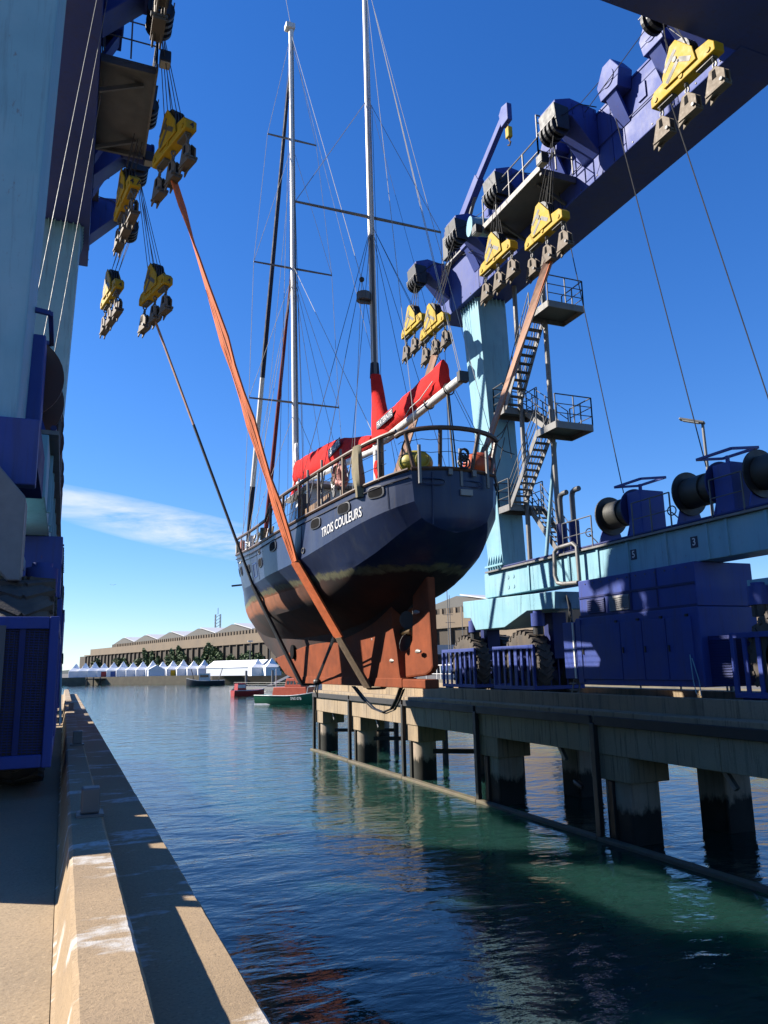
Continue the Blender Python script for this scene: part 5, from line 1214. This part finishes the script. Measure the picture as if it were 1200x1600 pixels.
# submarine bunker, receding along the far side of the basin
P0, P1 = Vector((10, 600, LZ)), Vector((112, 190, LZ))
U = (P0-P1).normalized(); N = Vector((U.y, -U.x, 0)); N = -N if N.x > 0 else N
BL = (P0-P1).length
def bp(u, n, z): p = P1+U*u+N*n; return (p.x, p.y, z)
BK = thing('concrete_bunker', 'long weathered concrete bunker with grey gabled roofs behind the white tents', 'bunker', (60, 400, LZ))
def bbox(u0, u1, n0, n1, z0, z1): return MB().hexa([bp(u0, n0, z0), bp(u1, n0, z0), bp(u1, n1, z0), bp(u0, n1, z0)], [bp(u0, n0, z1), bp(u1, n0, z1), bp(u1, n1, z1), bp(u0, n1, z1)])
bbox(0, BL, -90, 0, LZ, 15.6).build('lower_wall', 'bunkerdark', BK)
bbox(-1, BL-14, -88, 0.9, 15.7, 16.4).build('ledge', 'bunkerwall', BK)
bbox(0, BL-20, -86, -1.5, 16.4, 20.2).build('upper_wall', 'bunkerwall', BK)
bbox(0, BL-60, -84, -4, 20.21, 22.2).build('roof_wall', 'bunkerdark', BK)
for k in range(56):
    u = 4+k*7.3
    if u > BL-6: break
    bbox(u, u+0.9, 0.01, 0.9, LZ, 15.5).build('pilaster', 'bunkermid', BK)
for k in range(110):
    u = 2+k*3.2
    if u > BL-62: break
    bbox(u, u+1.1, -4.0+0.002, -3.6, 20.3, 22.1).build('roof_pier', 'bunkerwall', BK)
for k in range(9):
    u0 = 2+k*40; u1 = u0+38
    if u1 > BL-58: break
    um = (u0+u1)/2
    g = MB().prism([bp(u0, -4, 22.21), bp(u1, -4, 22.21), bp(um, -4, 25.6)], -N*76).build('roof_gable', 'roofgrey', BK)
    MB().prism([bp(u0-0.5, -5.0, 22.4), bp(um-0.5, -5.0, 25.8), bp(um-0.5, -5.0, 26.2), bp(u0-0.5, -5.0, 22.8)], -N*72).build('roof_sheet', 'roofwhite', g)
for k in range(30):
    u = 95+k*8.2+rng.uniform(-2, 2); top = 4+9*abs(math.sin(k*0.61+0.4))*(1.0 if 8 < k < 24 else 0.55)
    leaf_mass('ivy', [(bp(u+rng.uniform(-3, 3), 0.9, LZ+1+j*1.5), (0.8, 5.2, 1.7)) for j in range(max(2, int(top/1.4)))], int(90+60*top), 0.75, 'ivy', BK)
t = thing('lattice_tower', 'slim grey lattice mast rising behind the bunker roof', 'mast', (100, 520, 20))
b = MB(); c = (86, 480)
for dx in (-1.5, 1.5):
    for dy in (-1.5, 1.5): b.bar((c[0]+dx, c[1]+dy, 18), (c[0]+dx, c[1]+dy, 38), 0.35)
for k in range(10): b.bar((c[0]-1.5, c[1]-1.5, 18+2*k), (c[0]+1.5, c[1]-1.5, 20+2*k), 0.25); b.bar((c[0]-1.5, c[1]+1.5, 20+2*k), (c[0]-1.5, c[1]-1.5, 18+2*k), 0.25)
b.build('lattice', 'galv', t); MB().bar((c[0], c[1], 38), (c[0], c[1], 42), 0.3).build('aerial', 'galv', t)

# lamp posts before the bunker
LW = ['first', 'second', 'third', 'fourth', 'fifth', 'sixth', 'seventh']
for i, (x, y) in enumerate(((58, 262), (63, 255), (67, 245), (70, 232), (73, 222), (76, 215), (80, 205))):
    t = thing('quay_lamp', f'tall quay lamp post before the bunker, {LW[i]} from the left of its row', 'lamp post', (x, y, LZ), 'lamp posts before the bunker')
    MB().cyl((x, y, LZ), (x, y, 14.0), 0.16, 8, 0.10).build('pole', 'galv', t); MB().box((x-0.8, y-0.3, 13.9), (x+0.8, y+0.3, 14.3)).build('lamp_head', 'roofwhite', t)

# white pagoda tents on the far quay
def tent(x, y, w, hw, hp_, label, panel=None):
    t = thing('pagoda_tent', label, 'tent', (x, y, LZ), 'white pagoda tents on the far quay')
    r = w/2
    MB().box((x-r, y-r, LZ+0.02), (x+r, y+r, LZ+hw)).build('tent_wall', 'tentwall', t)
    ring0 = [(x-r*1.04, y-r*1.04, LZ+hw), (x+r*1.04, y-r*1.04, LZ+hw), (x+r*1.04, y+r*1.04, LZ+hw), (x-r*1.04, y+r*1.04, LZ+hw)]
    ring1 = [(x+(p[0]-x)*0.45, y+(p[1]-y)*0.45, LZ+hw+hp_*0.42) for p in ring0]; ring2 = [(x+(p[0]-x)*0.03, y+(p[1]-y)*0.03, LZ+hw+hp_) for p in ring0]
    MB().loft([ring0, ring1, ring2]).build('tent_roof', 'tent', t)
    if panel: MB().box((x-r*0.45, y-r-0.06, LZ+0.05), (x+r*0.45, y-r-0.01, LZ+hw*0.85)).build('tent_panel', panel, t)
    return t
row = []
x, y = 4.5, 345.0
ord_ = ['first', 'second', 'third', 'fourth', 'fifth', 'sixth', 'seventh', 'eighth', 'ninth', 'tenth', 'eleventh', 'twelfth', 'thirteenth', 'fourteenth', 'fifteenth']
pan = {3: 'boatred', 4: 'bluebin', 10: 'yellow'}
for k in range(14):
    extra = {3: ' with a red front', 4: ' with a blue doorway', 10: ' with a yellow front'}.get(k, '')
    tent(x, y, 5.6, 2.7, 3.0+0.25*(k % 3), f'white peaked pagoda tent{extra}, {ord_[k]} from the left of the row', pan.get(k))
    x += 3.55; y -= 1.7 if k < 4 else (2.9 if k < 8 else 3.3)
t = thing('grey_tent', 'low grey gabled tent standing before the middle of the white tent row', 'tent', (32.5, 313.5, LZ))
MB().box((30, 313, LZ+0.02), (36, 317, LZ+2.6)).build('tent_wall', 'tentwall', t)
MB().prism([(29.8, 312.8, LZ+2.6), (36.2, 312.8, LZ+2.6), (33, 312.8, LZ+4.4)], (0, 4.4, 0)).build('tent_roof', 'tentwall', t)
t = thing('marquee', 'long white marquee with a ridged roof to the right of the pagoda tents', 'marquee', (56, 275, LZ))
a, b_ = Vector((50, 284, 0)), Vector((64, 262, 0)); u = (b_-a).normalized(); n_ = Vector((u.y, -u.x, 0))
def mq(q, n, z): p = a+(b_-a)*q+n_*n; return (p.x, p.y, LZ+z)
MB().hexa([mq(0, -4, 0.02), mq(1, -4, 0.02), mq(1, 4, 0.02), mq(0, 4, 0.02)], [mq(0, -4, 2.8), mq(1, -4, 2.8), mq(1, 4, 2.8), mq(0, 4, 2.8)]).build('tent_wall', 'tentwall', t)
MB().loft([[mq(q, -4.2, 2.8), mq(q, 0, 5.2), mq(q, 4.2, 2.8)] for q in (-0.01, 1.01)], True).build('tent_roof', 'tent', t)
for k in range(7): q = 0.06+k*0.13; MB().hexa([mq(q, -4.06, 0.8), mq(q+0.08, -4.06, 0.8), mq(q+0.08, -4.02, 0.8), mq(q, -4.02, 0.8)], [mq(q, -4.06, 2.2), mq(q+0.08, -4.06, 2.2), mq(q+0.08, -4.02, 2.2), mq(q, -4.02, 2.2)]).build('tent_window', 'buildinggrey', t)
tent(57, 246, 5.0, 2.6, 2.6, 'white pagoda tent standing alone right of the long marquee')
tent(60.5, 242, 5.0, 2.6, 2.8, 'white pagoda tent on the right of the lone pair beside the marquee')
t = thing('quay_shed', 'low white shed with a dark sloping roof near the orange lifeboat', 'shed', (68, 215, LZ))
MB().box((62, 205, LZ+0.02), (76, 216, LZ+3.6)).build('shed_wall', 'buildingwhite', t); MB().prism([(61.5, 204.5, LZ+3.6), (76.5, 204.5, LZ+3.6), (74, 204.5, LZ+6.4), (65, 204.5, LZ+6.4)], (0, 12, 0)).build('shed_roof', 'boatdark', t)
# shrubs at the bunker foot
for i, (x, y) in enumerate(((14, 372), (22, 362), (31, 350), (66, 240))):
    t = thing('shrub', ('yellow-green bushy shrub behind the tents, ' + ['leftmost of four', 'second from the left of four', 'third from the left of four', 'rightmost, by the lamp posts'][i]), 'shrub', (x, y, LZ), 'shrubs behind the tents')
    leaf_mass('foliage', [((x+rng.uniform(-2, 2), y, LZ+1.5+j*1.6), (2.2, 2.0, 1.8)) for j in range(4)], 500, 0.6, 'leafgreen', t)
    MB().cyl((x, y, LZ), (x, y, LZ+3), 0.25, 6, 0.1).build('stem', 'wood', t)
# piles under the far landing stage
ls = thing('landing_stage', 'dark timber landing stage on piles in front of the tents', 'landing stage', (18, 330, 0))
MB().box((8, 329, 2.0), (28, 334, 2.4)).build('stage_deck', 'timberwet', ls)
for k in range(9): MB().cyl((8.5+k*2.4, 329.4, -1), (8.5+k*2.4, 329.4, 2.9), 0.25, 8).build('stage_pile', 'timberwet', ls)
pn = thing('pontoon', 'grey floating pontoon with a gangway behind the green boat', 'pontoon', (46, 170, 0))
MB().hexa([(40, 205, -0.2), (62, 140, -0.2), (66, 141, -0.2), (44, 207, -0.2)], [(40, 205, 0.6), (62, 140, 0.6), (66, 141, 0.6), (44, 207, 0.6)]).build('pontoon_deck', 'galv', pn)
for k in range(6): x_, y_ = 42+k*4, 203-k*12; MB().cyl((x_+2, y_, -1), (x_+2, y_, 4.5), 0.3, 10).build('mooring_pile', 'galv', pn)
MB().bar((47, 190, 0.7), (58, 205, 3.6), 1.4, 0.3).build('gangway', 'galv', pn)
rail_run([(41, 204, 0.6), (61, 142, 0.6)], 1.0, 0.05, 'pontoon_rail', 'galv', pn, step=4)

# boats
def boat_hull(t, x, y, L, B, F, ang, m, bowup=0.4, sheer='boatwhite'):
    ca, sa = math.cos(ang), math.sin(ang)
    def W_(u, v, z): return (x+u*ca-v*sa, y+u*sa+v*ca, z)
    rg = []
    for k in range(13):
        q = k/12; u = -L/2+L*q; w = B/2*(1-max(0, (q-0.55)/0.45)**2.2)*(0.82+0.18*min(1, q*4)); top = F+bowup*max(0, q-0.45)**2*3.3+0.15*(1-q)
        rg.append([W_(u, -w, top), W_(u, -w*0.93, F*0.45), W_(u, -w*0.7, -0.3), W_(u, 0, -0.5), W_(u, w*0.7, -0.3), W_(u, w*0.93, F*0.45), W_(u, w, top)])
    MB().loft(rg, True, True).build('hull', m, t, smooth=True)
    for sg in (0, 6): MB().tube([r[sg] for r in rg], 0.07, 5).build('rub_rail', sheer, t)
    st = [[(Vector(r[1])*0.45+Vector(r[2])*0.55)+Vector((0, 0, 0.0)) for r in rg]]
    return W_
t = thing('lifeboat', 'green hulled motor lifeboat with an orange cabin at the end of the pier', 'boat', (30.5, 108, 0))
Wl = boat_hull(t, 30.6, 109.5, 11.5, 3.8, 1.15, math.radians(-48), 'green', 0.9)
def wbox(W_, u0, u1, v0, v1, z0, z1, s=0.0): return MB().hexa([W_(u0, v0, z0), W_(u1, v0, z0), W_(u1, v1, z0), W_(u0, v1, z0)], [W_(u0+s, v0+s*0.4, z1), W_(u1-s, v0+s*0.4, z1), W_(u1-s, v1-s*0.4, z1), W_(u0+s, v1-s*0.4, z1)])
cb = wbox(Wl, -2.8, 3.0, -1.35, 1.35, 1.1, 2.4, 0.2).build('cabin', 'boatorange', t, bevel=0.05)
c2 = wbox(Wl, -0.8, 2.0, -1.15, 1.15, 2.4, 3.6, 0.25).build('wheelhouse', 'boatorange', t, bevel=0.05)
for k in range(4): wbox(Wl, -0.45+k*0.58, -0.05+k*0.58, -1.12, -1.09, 2.75, 3.25).build('window', 'glass', c2)
for k in range(3): wbox(Wl, 1.84, 1.90, -0.85+k*0.6, -0.4+k*0.6, 2.75, 3.25).build('window', 'glass', c2)
MB().tube([Wl(3.0, -1.3, 1.5), Wl(3.2, -1.3, 2.4), Wl(4.4, -1.0, 2.5), Wl(4.8, 0, 2.6), Wl(4.4, 1.0, 2.5)], 0.05, 6).build('bow_rail', 'boatwhite', t)
MB().tube([Wl(-3.0, 0, 2.4), Wl(-3.0, 0, 5.0)], 0.06, 6).build('short_mast', 'boatwhite', t)
MB().add([Wl(-5.6, -1.70, 0.16), Wl(5.2, -0.6, 0.16), Wl(5.2, -0.7, -0.1), Wl(-5.6, -1.75, -0.1)], [(0, 1, 2, 3)]).build('boot_stripe', 'boatwhite', t)
v, f = text_verts('SNS 076', 0.55)
MB().add([Vector(Wl(1.6-0.0+p[0]*0.95, -1.94, 0.85+p[1])) for p in v], f).build('hull_number', 'boatwhite', t)
t = thing('workboat', 'small red workboat moored behind the green lifeboat', 'boat', (32, 150, 0))
Wr = boat_hull(t, 33, 150, 6.5, 2.6, 0.9, math.radians(10), 'boatred', 0.3); wbox(Wr, -2.6, -0.8, -0.9, 0.9, 0.9, 2.3, 0.1).build('cabin', 'boatred', t); wbox(Wr, -2.5, -1.0, -0.93, -0.90, 1.5, 2.1).build('window', 'boatwhite', t)
t = thing('fishing_boat', 'white and dark fishing boat crossing before the tents', 'boat', (41, 252, 0))
Wf = boat_hull(t, 42, 254, 12, 4.4, 1.4, math.radians(165), 'boatdark', 1.0); wbox(Wf, -1.5, 2.0, -1.4, 1.4, 1.4, 3.8, 0.2).build('wheelhouse', 'boatwhite', t); wbox(Wf, -1.0, 1.6, 1.36, 1.42, 2.6, 3.3).build('window', 'glass', t)
for u_ in (-4, 3.5): MB().tube([Wf(u_, 0, 1.2), Wf(u_*1.3, 0, 5.2)], 0.12, 6).build('derrick', 'boatdark', t)
MB().tube([Wf(0, 0, 3.8), Wf(0, 0, 7.4)], 0.1, 6).build('mast', 'boatdark', t)
for i, (x, y, L_, lab) in enumerate(((36.5, 122, 8, 'white motor boat partly hidden behind the orange lifeboat cabin'), (42, 138, 9, 'grey and white motor boat moored at the pontoon behind the lifeboat'), (49, 158, 9, 'white yacht with a tall mast moored along the grey pontoon'))):
    t = thing('moored_boat', lab, 'boat', (x, y, 0)); Wm = boat_hull(t, x, y, L_, 3, 1.1, math.radians(-50+20*i), 'boatwhite' if i != 1 else 'buildinggrey', 0.6)
    wbox(Wm, -1.5, 1.8, -1, 1, 1.1, 2.5, 0.3).build('cabin', 'boatwhite', t); wbox(Wm, -1.0, 1.4, -1.0, -0.95, 1.6, 2.1).build('window', 'glass', t)
    MB().tube([Wm(0, 0, 2.4), Wm(0, 0, (9, 6, 14)[i])], 0.07, 6).build('mast', 'galv', t)
t = thing('navigation_buoy', 'small dark mooring buoy floating off the pontoon', 'buoy', (40, 180, 0)); MB().sphere((38.5, 190, 0.2), (0.8, 0.8, 0.6), 12, 8).build('float', 'boatdark', t); MB().cyl((38.5, 190, 0.6), (38.5, 190, 1.6), 0.1, 6).build('staff', 'boatdark', t)

# port land on the right
t = thing('striped_tower', 'pale concrete block with a red striped parapet behind the crane tyres', 'building', (84, 140, LZ))
MB().box((76, 112, LZ), (96, 131, 16.9)).build('wall', 'bunkerwall', t)
for k in range(8): MB().box((76.6+k*2.3, 111.9, 15.7), (77.7+k*2.3, 111.99, 16.88)).build('red_stripe', 'wornred', t)
for k in range(8): MB().box((75.9, 112.6+k*2.3, 15.7), (75.99, 113.7+k*2.3, 16.88)).build('red_stripe', 'wornred', t)
for k in range(3): MB().box((80+k*4, 111.93, 8.0), (82+k*4, 111.99, 11)).build('window', 'glass', t)
t = thing('bunker_block', 'weathered tan concrete bunker block at the right edge behind the near tyre', 'bunker', (110, 70, LZ))
MB().box((98, 30, 9.2), (150, 104, 15.9)).build('upper_wall', 'bunkerwall', t)
MB().box((101, 33, LZ), (148, 101, 9.19)).build('lower_wall', 'bunkerdark', t)
for k in range(9): MB().box((97.9, 34+k*7.8, LZ), (99.5, 35.2+k*7.8, 9.18)).build('pier', 'bunkerwall', t)
t = thing('white_shed', 'low white industrial shed in front of the bunker block at the right', 'shed', (80, 66, LZ))
MB().box((78, 44, LZ), (95, 90, 7.2)).build('shed_wall', 'buildingwhite', t); MB().box((77.5, 43.5, 7.21), (95.5, 90.5, 7.9)).build('shed_roof', 'buildinggrey', t)
for k in range(5): MB().box((77.9, 47+k*8, LZ+0.1), (77.99, 52+k*8, 5.6)).build('shed_door', 'buildinggrey', t)
t = thing('glass_building', 'low dark glazed office building with a white roof behind the rudder', 'building', (90, 180, LZ))
MB().box((70, 168, LZ), (110, 195, 7.4)).build('wall', 'boatdark', t); MB().box((69, 167, 7.41), (111, 196, 9.6)).build('roof_fascia', 'buildingwhite', t)
for k in range(12): MB().box((71+k*3.2, 167.9, LZ+0.4), (73.6+k*3.2, 167.98, 7.0)).build('window', 'glass', t)
for i, (x, y, z) in enumerate(((55, 108, 17.6), (61, 119, 16.8), (66, 124, 15.5), (58, 106, 14.0))):
    t = thing('yacht', ('sailing yacht ashore beyond the pier end, ' + ['tallest mast', 'second mast from the rudder', 'mast nearest the striped block', 'shortest mast'][i]), 'sailboat', (x, y, LZ), 'yachts ashore beyond the pier')
    boat_hull(t, x, y, 9, 2.8, LZ+2.2, math.radians(60+10*i), 'boatwhite', 0.4)
    MB().cyl((x, y, LZ+1), (x, y, z), 0.09, 8, 0.06).build('mast', 'galv', t); MB().tube([(x-0.9, y, z*0.72), (x+0.9, y, z*0.72)], 0.04, 5).build('spreader', 'galv', t)
t = thing('blue_container', 'blue upright bin standing beyond the far wheel guard', 'container', (18.9, 45.7, 3.85)); MB().box((18.35, 45.2, 3.855), (19.35, 46.2, 5.4)).build('bin_body', 'bluebin', t, bevel=0.04); MB().box((18.3, 45.15, 5.401), (19.4, 46.25, 5.5)).build('bin_lid', 'bluebin', t)
rr = thing('pier_railing', 'white and steel railing at the far back edge of the right pier', 'railing', (20.3, 40, 3.85))
rail_run([(20.3, 32.8, 4.12), (20.3, 48.8, 4.12)], 1.0, 0.03, 'rail_bars', 'white', rr, step=1.4)
rail_run([(20.3, 48.8, 4.12), (16.2, 48.8, 3.86)], 1.0, 0.03, 'rail_bars', 'white', rr, step=1.4)
rail_run([(20.3, 3, 4.12), (20.3, 24, 4.12)], 1.0, 0.03, 'rail_bars', 'steelgrey', rr, step=2.2)
t = thing('forklift', 'small yellow machine on the ground behind the blue cabinet', 'vehicle', (49.3, 66.3, LZ))
c = Vector((49.3, 66.3, LZ)); MB().box(c+Vector((-0.9, -1.3, 0.5)), c+Vector((0.9, 1.2, 1.4))).build('body', 'yellow', t, bevel=0.06)
MB().box(c+Vector((-0.8, -0.9, 1.401)), c+Vector((0.8, 0.6, 2.4))).build('cab', 'yellow', t, bevel=0.05)
for sx in (-0.95, 0.75):
    for sy in (-0.9, 0.8): MB().cyl(c+Vector((sx, sy, 0.45)), c+Vector((sx+0.2, sy, 0.45)), 0.45, 14).build('wheel', 'rubber', t)
for i, (x, y, m, lab) in enumerate(((53, 66, 'boatwhite', 'white parked car on the port ground behind the blue cabinet'), (58, 70, 'boatdark', 'dark parked car beside the white car on the port ground'))):
    t = thing('parked_car', lab, 'car', (x, y, LZ)); 
    MB().prism([(x-2.1, y, LZ+0.3), (x+2.1, y, LZ+0.3), (x+2.1, y, LZ+0.8), (x+1.2, y, LZ+0.95), (x+0.6, y, LZ+1.45), (x-1.2, y, LZ+1.45), (x-1.9, y, LZ+0.9), (x-2.1, y, LZ+0.8)], (0, 1.7, 0)).build('body', m, t, bevel=0.08)
    for dx in (-1.3, 1.3):
        for dy in (-0.03, 1.53): MB().cyl((x+dx, y+dy, LZ+0.32), (x+dx, y+dy+0.2, LZ+0.32), 0.32, 14).build('wheel', 'rubber', t)
    MB().prism([(x+0.5, y-0.012, LZ+1.38), (x-1.1, y-0.012, LZ+1.38), (x-1.5, y-0.012, LZ+0.95), (x+1.0, y-0.012, LZ+0.95)], (0, 0.01, 0)).build('window', 'glass', t)
t = thing('shrub', 'low green bush on the port ground seen under the cabinet', 'shrub', (50, 58, LZ)); leaf_mass('foliage', [((48.2, 57.5, LZ+0.5), (0.9, 0.9, 0.7)), ((49, 58, LZ+0.4), (0.8, 0.8, 0.6))], 700, 0.16, 'leafgreen', t); MB().cyl((48.4, 57.6, LZ), (48.5, 57.7, LZ+0.6), 0.06, 6).build('stem', 'wood', t)
t = thing('street_lamp', 'grey street lamp with a flat head above the winch drums at the right', 'street lamp', (20.3, 19.65, 4.12))
MB().cyl((20.3, 19.6, 4.121), (20.3, 19.65, 13.3), 0.075, 10, 0.05).build('pole', 'galv', t)
MB().bar((20.3, 19.55, 13.27), (19.83, 20.22, 13.57), 0.28, 0.08).build('lamp_head', 'galv', t, bevel=0.03); MB().bar((20.17, 19.68, 13.28), (19.87, 20.12, 13.48), 0.20, 0.03).build('lamp_glass', 'lens', t)
# gull over the basin
t = thing('gull', 'tiny white gull flying over the basin at the left', 'bird', (12, 240, 30)); 
gx, gy, gz = 12.0, 240.0, 30.0
MB().tube([(gx, gy-0.4, gz), (gx, gy, gz+0.05), (gx, gy+0.4, gz)], [0.02, 0.09, 0.02], 6).prism([(gx-0.05, gy-0.1, gz+0.07), (gx-0.7, gy-0.15, gz+0.3), (gx-0.8, gy, gz+0.28), (gx-0.05, gy+0.1, gz+0.07)], (0, 0, 0.02)).prism([(gx+0.05, gy-0.1, gz+0.07), (gx+0.7, gy-0.15, gz+0.3), (gx+0.8, gy, gz+0.28), (gx+0.05, gy+0.1, gz+0.07)], (0, 0, 0.02)).build('gull_body', 'white', t)
